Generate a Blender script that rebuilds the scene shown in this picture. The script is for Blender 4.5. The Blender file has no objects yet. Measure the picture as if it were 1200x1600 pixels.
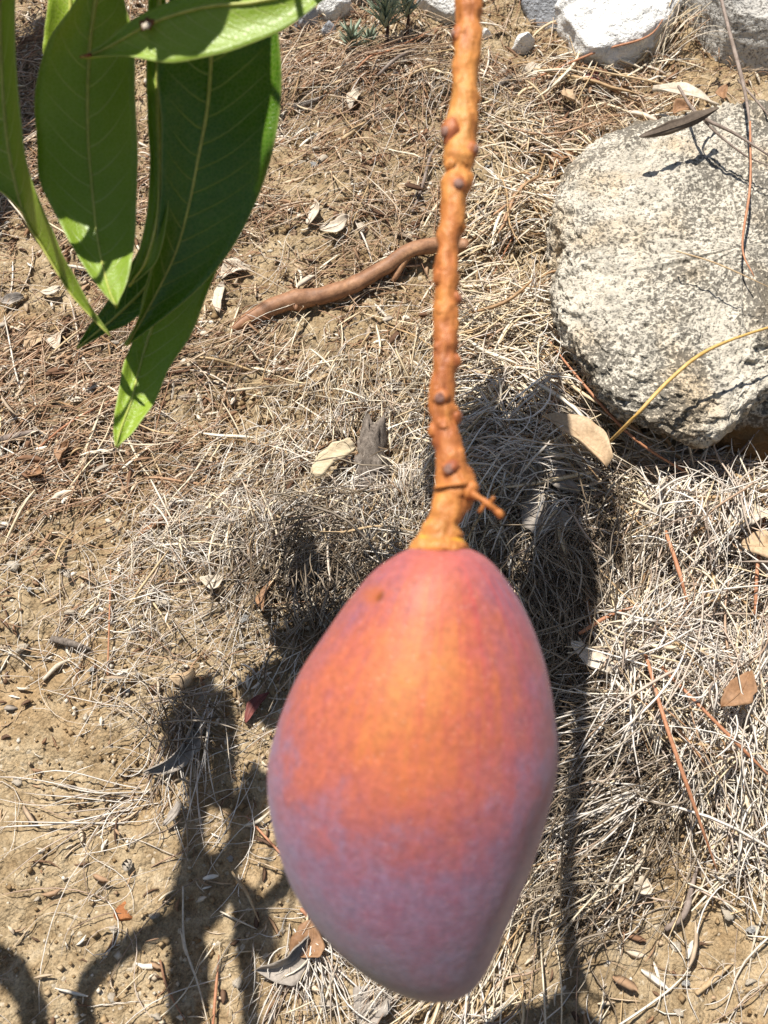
import bpy, math, random
import numpy as np
from mathutils import Vector

random.seed(7)
RNG = np.random.default_rng(11)
sc = bpy.context.scene
COL = sc.collection

# ------------------------------------------------------------------ camera, sky, sun, exposure
SLOPE = math.radians(30.0)                 # the bank rises away from the viewer
CS, SN = math.cos(SLOPE), math.sin(SLOPE)
PITCH = math.radians(35.0)
CAM_H = 0.62                               # metres from the bank, square to it
CZ = CAM_H / CS
VFOV = math.radians(54.0)
FPX = 800.0 / math.tan(VFOV / 2)           # focal length in photo pixels (1200 x 1600)
CAM = np.array([0.0, 0.0, CZ])
FWD = np.array([0.0, math.cos(PITCH), -math.sin(PITCH)])
UPV = np.array([0.0, math.sin(PITCH), math.cos(PITCH)])
RGT = np.array([1.0, 0.0, 0.0])
SUN = np.array([-0.225, -0.137, 0.966]); SUN /= np.linalg.norm(SUN)

cam_d = bpy.data.cameras.new('camera')
cam = bpy.data.objects.new('camera', cam_d)
COL.objects.link(cam)
cam.location = CAM
cam.rotation_euler = (math.radians(90) - PITCH, 0, 0)
cam_d.sensor_fit = 'VERTICAL'
cam_d.sensor_height = 36.0
cam_d.lens = 18.0 / math.tan(VFOV / 2)
cam_d.clip_start = 0.01
cam_d.clip_end = 400
cam_d.dof.use_dof = True
cam_d.dof.focus_distance = 0.66
cam_d.dof.aperture_fstop = 15.0
sc.camera = cam

world = bpy.data.worlds.new('World')
sc.world = world
world.use_nodes = True
wn = world.node_tree.nodes
wl = world.node_tree.links
bg = wn['Background']
sky = wn.new('ShaderNodeTexSky')
sky.sky_type = 'NISHITA'
sky.sun_disc = False
sky.sun_elevation = math.asin(SUN[2])
sky.sun_rotation = math.atan2(SUN[0], SUN[1])
wl.new(sky.outputs[0], bg.inputs[0])
bg.inputs[1].default_value = 0.055

sun_d = bpy.data.lights.new('sun', 'SUN')
sun_d.energy = 5.0
sun_d.angle = math.radians(0.53)
sun_d.color = (1.0, 0.955, 0.88)
sun_o = bpy.data.objects.new('sun', sun_d)
COL.objects.link(sun_o)
sun_o.rotation_euler = Vector(-SUN).to_track_quat('-Z', 'Y').to_euler()
sun_o.location = (0, 0, 5)

sc.view_settings.view_transform = 'Standard'
sc.view_settings.look = 'None'
sc.view_settings.exposure = 0.64
sc.view_settings.gamma = 1.0
sc.view_settings.use_curve_mapping = False

# ------------------------------------------------------------------ maths helpers
def S(u, v, h):
    """bank coordinates (across, up the bank, square off it) -> world"""
    u = np.asarray(u, float); v = np.asarray(v, float); h = np.asarray(h, float)
    u, v, h = np.broadcast_arrays(u, v, h)
    return np.stack([u, v * CS - h * SN, v * SN + h * CS], -1)

def to_bank(P):
    P = np.asarray(P, float)
    return P[..., 0], P[..., 1] * CS + P[..., 2] * SN, -P[..., 1] * SN + P[..., 2] * CS

def ray(px, py):
    px = np.asarray(px, float); py = np.asarray(py, float)
    a = ((px - 600) / FPX)[..., None]; b = (-(py - 800) / FPX)[..., None]
    return RGT * a + UPV * b + FWD

def pt(px, py, depth):
    return CAM + ray(px, py) * np.asarray(depth, float)[..., None]

def on_bank(px, py, h=0.0):
    r = ray(px, py)
    n = np.array([0, -SN, CS])
    t = (h - CAM @ n) / (r @ n)
    P = CAM + r * np.asarray(t)[..., None]
    u, v, _ = to_bank(P)
    return u, v

def project(P):
    d = np.asarray(P) - CAM
    z = d @ FWD
    return 600 + FPX * (d @ RGT) / z, 800 - FPX * (d @ UPV) / z, z

def _h(ix, iy, iz, seed):
    n = (ix * 374761393 + iy * 668265263 + iz * 1274126177 + seed * 974711) & 0xffffffff
    n = ((n ^ (n >> 13)) * 1103515245) & 0xffffffff
    n = ((n ^ (n >> 16)) * 2246822519) & 0xffffffff
    return ((n ^ (n >> 15)) & 0xffffff) / float(0xffffff)

def vn2(x, y, seed=0):
    ix = np.floor(x).astype(np.int64); iy = np.floor(y).astype(np.int64)
    fx = x - ix; fy = y - iy
    fx = fx * fx * fx * (fx * (fx * 6 - 15) + 10); fy = fy * fy * fy * (fy * (fy * 6 - 15) + 10)
    a = _h(ix, iy, 0, seed); b = _h(ix + 1, iy, 0, seed)
    c = _h(ix, iy + 1, 0, seed); d = _h(ix + 1, iy + 1, 0, seed)
    return (a + (b - a) * fx) * (1 - fy) + (c + (d - c) * fx) * fy - 0.5

def vn3(x, y, z, seed=0):
    ix = np.floor(x).astype(np.int64); iy = np.floor(y).astype(np.int64); iz = np.floor(z).astype(np.int64)
    fx = x - ix; fy = y - iy; fz = z - iz
    fx = fx * fx * (3 - 2 * fx); fy = fy * fy * (3 - 2 * fy); fz = fz * fz * (3 - 2 * fz)
    def pl(k):
        a = _h(ix, iy, iz + k, seed); b = _h(ix + 1, iy, iz + k, seed)
        c = _h(ix, iy + 1, iz + k, seed); d = _h(ix + 1, iy + 1, iz + k, seed)
        return (a + (b - a) * fx) * (1 - fy) + (c + (d - c) * fx) * fy
    p0 = pl(0); p1 = pl(1)
    return p0 + (p1 - p0) * fz - 0.5

def fbm2(x, y, oct=4, seed=0, gain=0.5):
    s = 0; a = 1.0
    for k in range(oct):
        s = s + a * vn2(x, y, seed + k * 7); x = x * 2.03 + 11.3; y = y * 2.03 + 5.7; a *= gain
    return s

def fbm3(x, y, z, oct=4, seed=0, gain=0.5):
    s = 0; a = 1.0
    for k in range(oct):
        s = s + a * vn3(x, y, z, seed + k * 7); x = x * 2.03 + 3.1; y = y * 2.03 + 7.7; z = z * 2.03 + 1.9; a *= gain
    return s

def blob(px, py, cx, cy, sx, sy, amp=1.0):
    return amp * np.exp(-((px - cx) / sx) ** 2 - ((py - cy) / sy) ** 2)

def spline(P, n):
    """Catmull-Rom through the rows of P, n samples"""
    P = np.asarray(P, float)
    P = P.reshape(len(P), -1)
    m = len(P)
    if m == 2:
        t = np.linspace(0, 1, n)[:, None]
        return P[0] * (1 - t) + P[1] * t
    Q = np.vstack([2 * P[0] - P[1], P, 2 * P[-1] - P[-2]])
    t = np.linspace(0, m - 1 - 1e-9, n)
    i = t.astype(int); f = (t - i)[:, None]
    a, b, c, d = Q[i], Q[i + 1], Q[i + 2], Q[i + 3]
    return 0.5 * (2 * b + (c - a) * f + (2 * a - 5 * b + 4 * c - d) * f ** 2 + (3 * b - a - 3 * c + d) * f ** 3)

def unit(v):
    return v / np.maximum(np.linalg.norm(v, axis=-1, keepdims=True), 1e-12)

# relief of the bank in bank coordinates: what everything rests on
BU, BV = on_bank(800, 1000)
_m = [(on_bank(1030, 1120), .10, .09, .010), (on_bank(640, 780), .08, .05, .010),
      (on_bank(860, 1380), .07, .04, -.010), (on_bank(320, 1330), .05, .06, -.006),
      (on_bank(500, 930), .035, .05, -.008), (on_bank(1150, 740), .10, .02, -.016),
      (on_bank(130, 950), .10, .08, .004), (on_bank(660, 150), .12, .025, .012),
      (on_bank(560, 330), .10, .04, .004)]
def relief(u, v):
    u = np.asarray(u, float); v = np.asarray(v, float)
    h = 0.018 * fbm2(u * 5 + 3, v * 5 + 9, 3, 5) + 0.006 * fbm2(u * 26, v * 26, 2, 23)
    for (c, su, sv, a) in _m:
        h = h + a * np.exp(-((u - c[0]) / su) ** 2 - ((v - c[1]) / sv) ** 2)
    r = np.hypot(u, v - 0.75)
    h = h + np.clip(r - 1.5, 0, 60) * 0.12 * fbm2(u * .25 + 40, v * .25 + 31, 3, 3)
    return h

def drop(px, py, h=0.0):
    """a bank point under a photo position, its height and the world point"""
    u, v = on_bank(px, py, h)
    for _ in range(3):
        hh = relief(u, v) + h
        u, v = on_bank(px, py, hh)
    return u, v, relief(u, v) + h

# ------------------------------------------------------------------ object helpers
LOC = {}
def link(o, loc, parent=None):
    COL.objects.link(o)
    if parent is not None:
        o.parent = parent
        o.location = Vector(loc) - Vector(LOC[parent.name])
    else:
        o.location = Vector(loc)
    LOC[o.name] = tuple(loc)
    return o

def empty(name, loc, **kw):
    o = bpy.data.objects.new(name, None)
    o.empty_display_size = 0.02
    link(o, loc)
    tag(o, **kw)
    return o

def tag(o, label=None, cat=None, group=None, kind=None):
    if label: o['label'] = label
    if cat: o['category'] = cat
    if group: o['group'] = group
    if kind: o['kind'] = kind
    return o

def mesh(name, V, F, mat, parent=None, loc=None, uv=None, smooth=True, solid=None, **kw):
    V = np.asarray(V, float)
    if loc is None:
        loc = V.mean(0) if parent is None else LOC[parent.name]
    me = bpy.data.meshes.new(name)
    Vl = V - np.asarray(loc)
    if isinstance(F, np.ndarray):
        k = F.shape[1]
        me.vertices.add(len(Vl)); me.vertices.foreach_set('co', Vl.astype(np.float32).ravel())
        me.loops.add(F.size); me.loops.foreach_set('vertex_index', F.astype(np.int32).ravel())
        me.polygons.add(len(F))
        me.polygons.foreach_set('loop_start', np.arange(0, F.size, k, dtype=np.int32))
        me.polygons.foreach_set('loop_total', np.full(len(F), k, dtype=np.int32))
        me.update(calc_edges=True)
        me.validate()
    else:
        me.from_pydata(Vl.tolist(), [], F)
        me.update()
    if smooth:
        me.polygons.foreach_set('use_smooth', np.ones(len(me.polygons), dtype=bool))
    if uv is not None:
        L = me.uv_layers.new(name='UVMap')
        vi = np.empty(len(me.loops), dtype=np.int32); me.loops.foreach_get('vertex_index', vi)
        L.data.foreach_set('uv', np.asarray(uv, np.float32)[vi].ravel())
    me.materials.append(mat)
    o = bpy.data.objects.new(name, me)
    link(o, loc, parent)
    tag(o, **kw)
    if solid:
        m = o.modifiers.new('thickness', 'SOLIDIFY'); m.thickness = solid; m.offset = 0
    return o

def grid_faces(nr, nc, wrap=False):
    i = np.arange(nr - 1)[:, None]; j = np.arange(nc if wrap else nc - 1)[None, :]
    j2 = (j + 1) % nc
    a = i * nc + j; b = i * nc + j2; c = (i + 1) * nc + j2; d = (i + 1) * nc + j
    return np.stack([a, b, c, d], -1).reshape(-1, 4)

def tube(P, R, sides=8, cap=True, noise=0.0, seed=0, flat=1.0):
    P = np.asarray(P, float); R = np.asarray(R, float) * np.ones(len(P))
    T = unit(np.gradient(P, axis=0))
    ref = np.array([0.3, 0.1, 0.95]) if abs(unit(P[-1] - P[0])[2]) < .85 else np.array([1., 0.2, 0.])
    A = unit(np.cross(T, ref)); B = np.cross(T, A)
    th = np.linspace(0, 2 * np.pi, sides, endpoint=False)
    rr = R[:, None] * np.ones(sides)
    if noise:
        k = np.arange(len(P))[:, None]
        rr = rr * (1 + noise * vn2(k * .45 + seed, (np.cos(th) * 1.5 + 9)[None, :] + 0 * k, seed)
                   + noise * vn2(k * .45 + 50, (np.sin(th) * 1.5 + 9)[None, :] + 0 * k, seed))
    V = P[:, None, :] + rr[..., None] * (np.cos(th)[None, :, None] * A[:, None, :] + flat * np.sin(th)[None, :, None] * B[:, None, :])
    n = len(P)
    V = V.reshape(-1, 3)
    F = grid_faces(n, sides, True)
    if cap:
        V = np.vstack([V, P[0] - T[0] * R[0] * .3, P[-1] + T[-1] * R[-1] * .3])
        a, b = n * sides, n * sides + 1
        Q = []
        for j in range(sides):
            k = (j + 1) % sides
            Q += [[k, j, a], [(n - 1) * sides + j, (n - 1) * sides + k, b]]
        return V, F.tolist() + Q
    return V, F

# ------------------------------------------------------------------ materials
def M(name):
    m = bpy.data.materials.new(name); m.use_nodes = True
    nt = m.node_tree
    return m, nt, nt.nodes, nt.links, nt.nodes['Principled BSDF']

def node(nt, typ, ins=None, **kw):
    n = nt.nodes.new(typ)
    for k, v in kw.items():
        setattr(n, k, v)
    for k, v in (ins or {}).items():
        if hasattr(v, 'is_output'):
            nt.links.new(v, n.inputs[k])
        else:
            n.inputs[k].default_value = v
    return n

def ramp(nt, fac, stops, interp='LINEAR'):
    r = nt.nodes.new('ShaderNodeValToRGB')
    r.color_ramp.interpolation = interp
    e = r.color_ramp.elements
    while len(e) < len(stops): e.new(0.5)
    for q, (p, c) in zip(e, stops):
        q.position = p
        q.color = (*c, 1) if len(c) == 3 else c
    nt.links.new(fac, r.inputs[0])
    return r.outputs[0]

def mix(nt, f, a, b, mode='MIX'):
    n = nt.nodes.new('ShaderNodeMix'); n.data_type = 'RGBA'; n.blend_type = mode
    for k, v in ((0, f), (6, a), (7, b)):
        if hasattr(v, 'is_output'): nt.links.new(v, n.inputs[k])
        else: n.inputs[k].default_value = v if k == 0 else (*v, 1)
    return n.outputs[2]

def math_(nt, op, a, b=None, clamp=False):
    n = nt.nodes.new('ShaderNodeMath'); n.operation = op; n.use_clamp = clamp
    for k, v in ((0, a), (1, b)):
        if v is None: continue
        if hasattr(v, 'is_output'): nt.links.new(v, n.inputs[k])
        else: n.inputs[k].default_value = v
    return n.outputs[0]

def noise(nt, scale, detail=4, rough=.6, vec=None, out=0):
    n = node(nt, 'ShaderNodeTexNoise', {'Scale': scale, 'Detail': detail, 'Roughness': rough})
    if vec is not None: nt.links.new(vec, n.inputs['Vector'])
    return n.outputs[out]

def coords(nt, which='Object'):
    return nt.nodes.new('ShaderNodeTexCoord').outputs[which]

def bump(nt, h, strength, dist, bsdf, prev=None):
    n = node(nt, 'ShaderNodeBump', {'Strength': strength, 'Distance': dist, 'Height': h})
    if prev is not None: nt.links.new(prev, n.inputs['Normal'])
    nt.links.new(n.outputs[0], bsdf.inputs['Normal'])
    return n.outputs[0]

def mat_soil():
    m, nt, N, L, b = M('sandy_soil')
    c = coords(nt)
    big = noise(nt, 9, 4, .6, c)
    med = noise(nt, 70, 5, .65, c)
    fine = noise(nt, 640, 3, .7, c)
    base = ramp(nt, med, [(.25, (.18, .122, .064)), (.46, (.31, .23, .135)), (.6, (.395, .307, .193)), (.8, (.52, .43, .31))])
    base = mix(nt, math_(nt, 'MULTIPLY', ramp(nt, big, [(.52, (0, 0, 0)), (.7, (1, 1, 1))]), .55), base, (.32, .205, .10))
    grn = ramp(nt, fine, [(.30, (.62, .60, .58)), (.5, (1, 1, 1)), (.68, (1.25, 1.22, 1.18))])
    base = mix(nt, 1.0, base, grn, 'MULTIPLY')
    v = node(nt, 'ShaderNodeTexVoronoi', {'Scale': 430.0}); L.new(c, v.inputs['Vector'])
    pal = ramp(nt, v.outputs['Color'], [(.86, (0, 0, 0)), (.9, (1, 1, 1))])
    base = mix(nt, math_(nt, 'MULTIPLY', pal, .5), base, (.62, .55, .44))
    at = node(nt, 'ShaderNodeAttribute', attribute_name='ground_shade')  # mask of shade painted into the soil colour
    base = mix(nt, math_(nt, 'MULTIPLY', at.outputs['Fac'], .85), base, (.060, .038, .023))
    L.new(base, b.inputs['Base Color'])
    b.inputs['Roughness'].default_value = .95
    b.inputs['Specular IOR Level'].default_value = .15
    h = math_(nt, 'ADD', math_(nt, 'MULTIPLY', fine, .6), math_(nt, 'MULTIPLY', v.outputs['Distance'], -.5))
    bump(nt, h, 1.0, .0022, b)
    return m

def mat_blades(name, stops, rough=.6, spec=.3, transl=0.0):
    m, nt, N, L, b = M(name)
    g = nt.nodes.new('ShaderNodeNewGeometry')
    base = ramp(nt, g.outputs['Random Per Island'], stops)
    n = noise(nt, 160, 3, .6, coords(nt))
    base = mix(nt, 1.0, base, ramp(nt, n, [(.3, (.72, .70, .68)), (.65, (1.08, 1.07, 1.05))]), 'MULTIPLY')
    L.new(base, b.inputs['Base Color'])
    b.inputs['Roughness'].default_value = rough
    b.inputs['Specular IOR Level'].default_value = spec
    return m

def mat_flat(name, c1, c2, scale=60, rough=.75, spec=.25, bumpd=.0006, stretch=None, c3=None):
    """natural surface: three tones through noise, fine relief"""
    m, nt, N, L, b = M(name)
    c = coords(nt)
    if stretch:
        mp = node(nt, 'ShaderNodeMapping', {'Vector': c, 'Scale': stretch}); c = mp.outputs[0]
    n1 = noise(nt, scale, 5, .65, c)
    st = [(.28, c1), (.6, c2)]
    if c3: st.append((.75, c3))
    base = ramp(nt, n1, st)
    n2 = noise(nt, scale * 7, 3, .7, c)
    base = mix(nt, 1.0, base, ramp(nt, n2, [(.3, (.75, .74, .73)), (.65, (1.12, 1.11, 1.1))]), 'MULTIPLY')
    L.new(base, b.inputs['Base Color'])
    b.inputs['Roughness'].default_value = rough
    b.inputs['Specular IOR Level'].default_value = spec
    bump(nt, math_(nt, 'ADD', n1, math_(nt, 'MULTIPLY', n2, .4)), .8, bumpd, b)
    return m

def mat_boulder(name, light=(.60, .54, .43), dark=(.075, .065, .052), lich=.20, dirt=True, size=1.0, cream=True):
    m, nt, N, L, b = M(name)
    c = coords(nt)
    sep = node(nt, 'ShaderNodeSeparateXYZ', {'Vector': c})
    big = noise(nt, 13 / size, 4, .6, c)
    med = noise(nt, 60, 4, .65, c)
    grain = noise(nt, 330, 4, .72, c)
    v = node(nt, 'ShaderNodeTexVoronoi', {'Scale': 260.0, 'Randomness': 1.0}); L.new(c, v.inputs['Vector'])
    stone = ramp(nt, med, [(.3, tuple(x * .72 for x in light)), (.55, light), (.75, tuple(min(1, x * 1.25) for x in light))])
    if cream:
        stone = mix(nt, math_(nt, 'MULTIPLY', ramp(nt, noise(nt, 22, 3, .5, c), [(.5, (0, 0, 0)), (.68, (1, 1, 1))]), .6), stone, (.50, .36, .20))
    # dark crust gathers in the pits; its amount changes over the stone
    cell = noise(nt, 420, 2, .6, c)
    pit = math_(nt, 'ADD', math_(nt, 'MULTIPLY', grain, .55), math_(nt, 'MULTIPLY', cell, .45))
    thr = math_(nt, 'ADD', math_(nt, 'MULTIPLY', math_(nt, 'SUBTRACT', big, .5), .55), .27 + lich)
    k = math_(nt, 'SUBTRACT', thr, pit)
    k = ramp(nt, k, [(.0, (0, 0, 0)), (.07, (1, 1, 1))])
    base = mix(nt, math_(nt, 'MULTIPLY', k, .80), stone, dark)
    white = ramp(nt, pit, [(.56, (0, 0, 0)), (.64, (1, 1, 1))])
    base = mix(nt, math_(nt, 'MULTIPLY', white, .6), base, tuple(min(.82, x * 1.3) for x in light))
    if dirt:
        f = math_(nt, 'MULTIPLY', math_(nt, 'ADD', sep.outputs[2], math_(nt, 'MULTIPLY', med, .02)), 1)
        f = ramp(nt, math_(nt, 'ADD', math_(nt, 'MULTIPLY', f, 10.), .5), [(0.0, (1, 1, 1)), (.12, (0, 0, 0))])
        base = mix(nt, f, base, (.21, .125, .055))
    L.new(base, b.inputs['Base Color'])
    b.inputs['Roughness'].default_value = .9
    b.inputs['Specular IOR Level'].default_value = .2
    h = math_(nt, 'ADD', math_(nt, 'MULTIPLY', v.outputs['Distance'], -.4), math_(nt, 'MULTIPLY', pit, 1.8))
    bump(nt, h, 1.0, .0026, b)
    return m

def mat_leaf(name, dark, light, vein, transl=.35, rough=.38, nv=15.0):
    m, nt, N, L, b = M(name)
    uvn = nt.nodes.new('ShaderNodeTexCoord').outputs['UV']
    s = node(nt, 'ShaderNodeSeparateXYZ', {'Vector': uvn})
    t = math_(nt, 'ABSOLUTE', math_(nt, 'MULTIPLY_ADD', s.outputs[0], 2.0))
    # uv.x runs 0..1 over the blade, middle .5
    n_ = nt.nodes.new('ShaderNodeMath'); n_.operation = 'MULTIPLY_ADD'
    L.new(s.outputs[0], n_.inputs[0]); n_.inputs[1].default_value = 2.0; n_.inputs[2].default_value = -1.0
    t = math_(nt, 'ABSOLUTE', n_.outputs[0])
    wob = noise(nt, 14, 2, .5, coords(nt))
    ph = math_(nt, 'SUBTRACT', math_(nt, 'MULTIPLY', s.outputs[1], nv), math_(nt, 'MULTIPLY', math_(nt, 'POWER', t, 1.5), -1.7))
    sd = node(nt, 'ShaderNodeMath', {0: n_.outputs[0]}, operation='SIGN').outputs[0]
    ph = math_(nt, 'ADD', ph, math_(nt, 'MULTIPLY', sd, .21))
    ph = math_(nt, 'ADD', ph, math_(nt, 'MULTIPLY', wob, .9))
    fr = math_(nt, 'FRACT', ph)
    d = math_(nt, 'ABSOLUTE', math_(nt, 'SUBTRACT', fr, .5))
    line = ramp(nt, d, [(0.0, (1, 1, 1)), (.06, (0, 0, 0))])
    line = math_(nt, 'MULTIPLY', line, ramp(nt, t, [(.5, (1, 1, 1)), (.92, (0.0, 0.0, 0.0))]))
    n1 = noise(nt, 30, 4, .6, coords(nt))
    net = node(nt, 'ShaderNodeTexVoronoi', {'Scale': 620.0}, feature='DISTANCE_TO_EDGE')
    L.new(coords(nt), net.inputs['Vector'])
    netl = ramp(nt, net.outputs['Distance'], [(.02, (1, 1, 1)), (.16, (0, 0, 0))])
    base = ramp(nt, n1, [(.3, dark), (.7, light)])
    base = mix(nt, math_(nt, 'MULTIPLY', netl, .2), base, vein)
    base = mix(nt, math_(nt, 'MULTIPLY', line, .75), base, vein)
    n9 = noise(nt, 9, 3, .55, coords(nt))
    base = mix(nt, 1.0, base, ramp(nt, n9, [(.35, (.80, .84, .8)), (.65, (1.12, 1.08, 1.0))]), 'MULTIPLY')
    rim = ramp(nt, t, [(.965, (0, 0, 0)), (.99, (1, 1, 1))])
    base = mix(nt, math_(nt, 'MULTIPLY', rim, .45), base, vein)
    sp = node(nt, 'ShaderNodeTexVoronoi', {'Scale': 75.0}); L.new(coords(nt), sp.inputs['Vector'])
    spots = math_(nt, 'MULTIPLY', ramp(nt, sp.outputs['Distance'], [(.08, (1, 1, 1)), (.13, (0, 0, 0))]),
                  ramp(nt, sp.outputs['Color'], [(.90, (0, 0, 0)), (.92, (1, 1, 1))]))
    base = mix(nt, math_(nt, 'MULTIPLY', spots, .7), base, (.16, .09, .03))
    L.new(base, b.inputs['Base Color'])
    b.inputs['Roughness'].default_value = rough
    b.inputs['Specular IOR Level'].default_value = .45
    hgt = math_(nt, 'SUBTRACT', math_(nt, 'MULTIPLY', n1, .5), math_(nt, 'ADD', line, math_(nt, 'MULTIPLY', netl, .2)))
    bump(nt, hgt, .45, .0006, b)
    tr = nt.nodes.new('ShaderNodeBsdfTranslucent')
    tcol = mix(nt, 1.0, base, (.80, 1.0, .18), 'MULTIPLY')
    L.new(tcol, tr.inputs['Color'])
    ms = nt.nodes.new('ShaderNodeMixShader'); ms.inputs[0].default_value = transl
    L.new(b.outputs[0], ms.inputs[1]); L.new(tr.outputs[0], ms.inputs[2])
    L.new(ms.outputs[0], nt.nodes['Material Output'].inputs[0])
    return m

def mat_mango():
    m, nt, N, L, b = M('mango_skin')
    c = coords(nt)
    uv = node(nt, 'ShaderNodeSeparateXYZ', {'Vector': nt.nodes.new('ShaderNodeTexCoord').outputs['UV']})
    x, y = uv.outputs[0], uv.outputs[1]      # x: across -1..1 mapped to 0..1 on the sunny side; y: stalk 0 -> tip 1
    n1 = noise(nt, 26, 4, .6, c)
    n2 = noise(nt, 90, 4, .65, c)
    st = node(nt, 'ShaderNodeCombineXYZ', {0: math_(nt, 'MULTIPLY', x, 26.0), 1: math_(nt, 'MULTIPLY', y, 2.2)})
    streak = noise(nt, 1.0, 4, .65, st.outputs[0])
    # orange where the sun has ripened it, left of the middle; red toward the right shoulder; mauve below
    def off(a, k): return math_(nt, 'MULTIPLY', math_(nt, 'SUBTRACT', a, .5), k)
    dx = math_(nt, 'MULTIPLY', math_(nt, 'SUBTRACT', x, .42), 1.45)
    dy = math_(nt, 'MULTIPLY', math_(nt, 'SUBTRACT', y, .22), 2.0)
    r = math_(nt, 'SQRT', math_(nt, 'ADD', math_(nt, 'MULTIPLY', dx, dx), math_(nt, 'MULTIPLY', dy, dy)))
    r = math_(nt, 'ADD', r, off(n1, .42))
    r = math_(nt, 'ADD', r, math_(nt, 'MULTIPLY', off(streak, .7), ramp(nt, y, [(.25, (1, 1, 1)), (.6, (0, 0, 0))])))
    r = math_(nt, 'ADD', r, off(n2, .55))
    base = ramp(nt, r, [(.0, (.46, .165, .045)), (.26, (.44, .125, .050)), (.46, (.385, .105, .068)), (.64, (.31, .10, .105)), (.86, (.245, .105, .155))])
    red = ramp(nt, math_(nt, 'ADD', math_(nt, 'MULTIPLY', streak, .7), math_(nt, 'MULTIPLY', n1, .3)), [(.47, (0, 0, 0)), (.62, (1, 1, 1))])
    side = ramp(nt, x, [(.42, (.12, .12, .12)), (.6, (1, 1, 1))])
    fade = ramp(nt, y, [(0.0, (1, 1, 1)), (.55, (.3, .3, .3)), (.75, (0, 0, 0))])
    base = mix(nt, math_(nt, 'MULTIPLY', math_(nt, 'MULTIPLY', red, side), math_(nt, 'MULTIPLY', fade, .8)), base, (.42, .07, .052))
    top = ramp(nt, math_(nt, 'ADD', y, off(n1, .12)), [(.0, (1, 1, 1)), (.075, (0, 0, 0))])
    base = mix(nt, math_(nt, 'MULTIPLY', top, .7), base, (.42, .11, .09))
    # waxy bloom, mottled, thicker to the tip and round the flanks
    n3 = noise(nt, 170, 4, .7, c)
    fl = math_(nt, 'POWER', math_(nt, 'ABSOLUTE', math_(nt, 'MULTIPLY', math_(nt, 'SUBTRACT', x, .47), 2.0)), 3.0)
    bl = math_(nt, 'ADD', math_(nt, 'MULTIPLY', math_(nt, 'SUBTRACT', y, .53), 1.15), math_(nt, 'MULTIPLY', math_(nt, 'MULTIPLY', fl, .6), math_(nt, 'ADD', y, .25)))
    bl = math_(nt, 'ADD', math_(nt, 'ADD', bl, off(n1, .5)), math_(nt, 'ADD', off(n2, .8), off(n3, .9)))
    base = mix(nt, ramp(nt, bl, [(-.0, (0, 0, 0)), (.6, (.78, .78, .78))]), base, (.205, .185, .275))
    # the tip stays greenish grey under the bloom
    tip = math_(nt, 'ADD', math_(nt, 'ADD', y, math_(nt, 'MULTIPLY', math_(nt, 'SUBTRACT', .5, x), .28)), math_(nt, 'ADD', off(n1, .3), off(n2, .12)))
    base = mix(nt, ramp(nt, tip, [(.78, (0, 0, 0)), (1.05, (.8, .8, .8))]), base, (.125, .148, .168))
    v = node(nt, 'ShaderNodeTexVoronoi', {'Scale': 330.0}); L.new(c, v.inputs['Vector'])
    dots = ramp(nt, v.outputs['Distance'], [(.14, (1, 1, 1)), (.24, (0, 0, 0))])
    base = mix(nt, math_(nt, 'MULTIPLY', dots, .07), base, (.62, .45, .38))
    base = mix(nt, 1.0, base, ramp(nt, noise(nt, 420, 3, .7, c), [(.3, (.78, .78, .80)), (.7, (1.16, 1.15, 1.14))]), 'MULTIPLY')
    sx = math_(nt, 'MULTIPLY', math_(nt, 'SUBTRACT', x, .125), .40); sy = math_(nt, 'MULTIPLY', math_(nt, 'SUBTRACT', y, .082), 1.0)
    sr = math_(nt, 'SQRT', math_(nt, 'ADD', math_(nt, 'MULTIPLY', sx, sx), math_(nt, 'MULTIPLY', sy, sy)))
    sr = math_(nt, 'ADD', sr, math_(nt, 'MULTIPLY', math_(nt, 'SUBTRACT', n2, .5), .02))
    base = mix(nt, ramp(nt, sr, [(.004, (.95, .95, .95)), (.013, (0, 0, 0))]), base, (.035, .012, .008))
    sx2 = math_(nt, 'MULTIPLY', math_(nt, 'SUBTRACT', x, .085), .34)
    sr2 = math_(nt, 'SQRT', math_(nt, 'ADD', math_(nt, 'MULTIPLY', sx2, sx2), math_(nt, 'MULTIPLY', sy, sy)))
    base = mix(nt, ramp(nt, sr2, [(.010, (.6, .6, .6)), (.026, (0, 0, 0))]), base, (.42, .11, .02))
    L.new(base, b.inputs['Base Color'])
    b.inputs['Roughness'].default_value = .52
    b.inputs['Specular IOR Level'].default_value = .3
    b.inputs['Sheen Weight'].default_value = .05
    b.inputs['Sheen Roughness'].default_value = .5
    b.inputs['Sheen Tint'].default_value = (.8, .78, .95, 1)
    b.inputs['Subsurface Weight'].default_value = .12
    b.inputs['Subsurface Radius'].default_value = (.006, .002, .001)
    b.inputs['Subsurface Scale'].default_value = .6
    bump(nt, math_(nt, 'ADD', math_(nt, 'ADD', noise(nt, 240, 3, .6, c), math_(nt, 'MULTIPLY', n1, 2.5)), math_(nt, 'MULTIPLY', dots, -.5)), .2, .0011, b)
    return m

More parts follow.
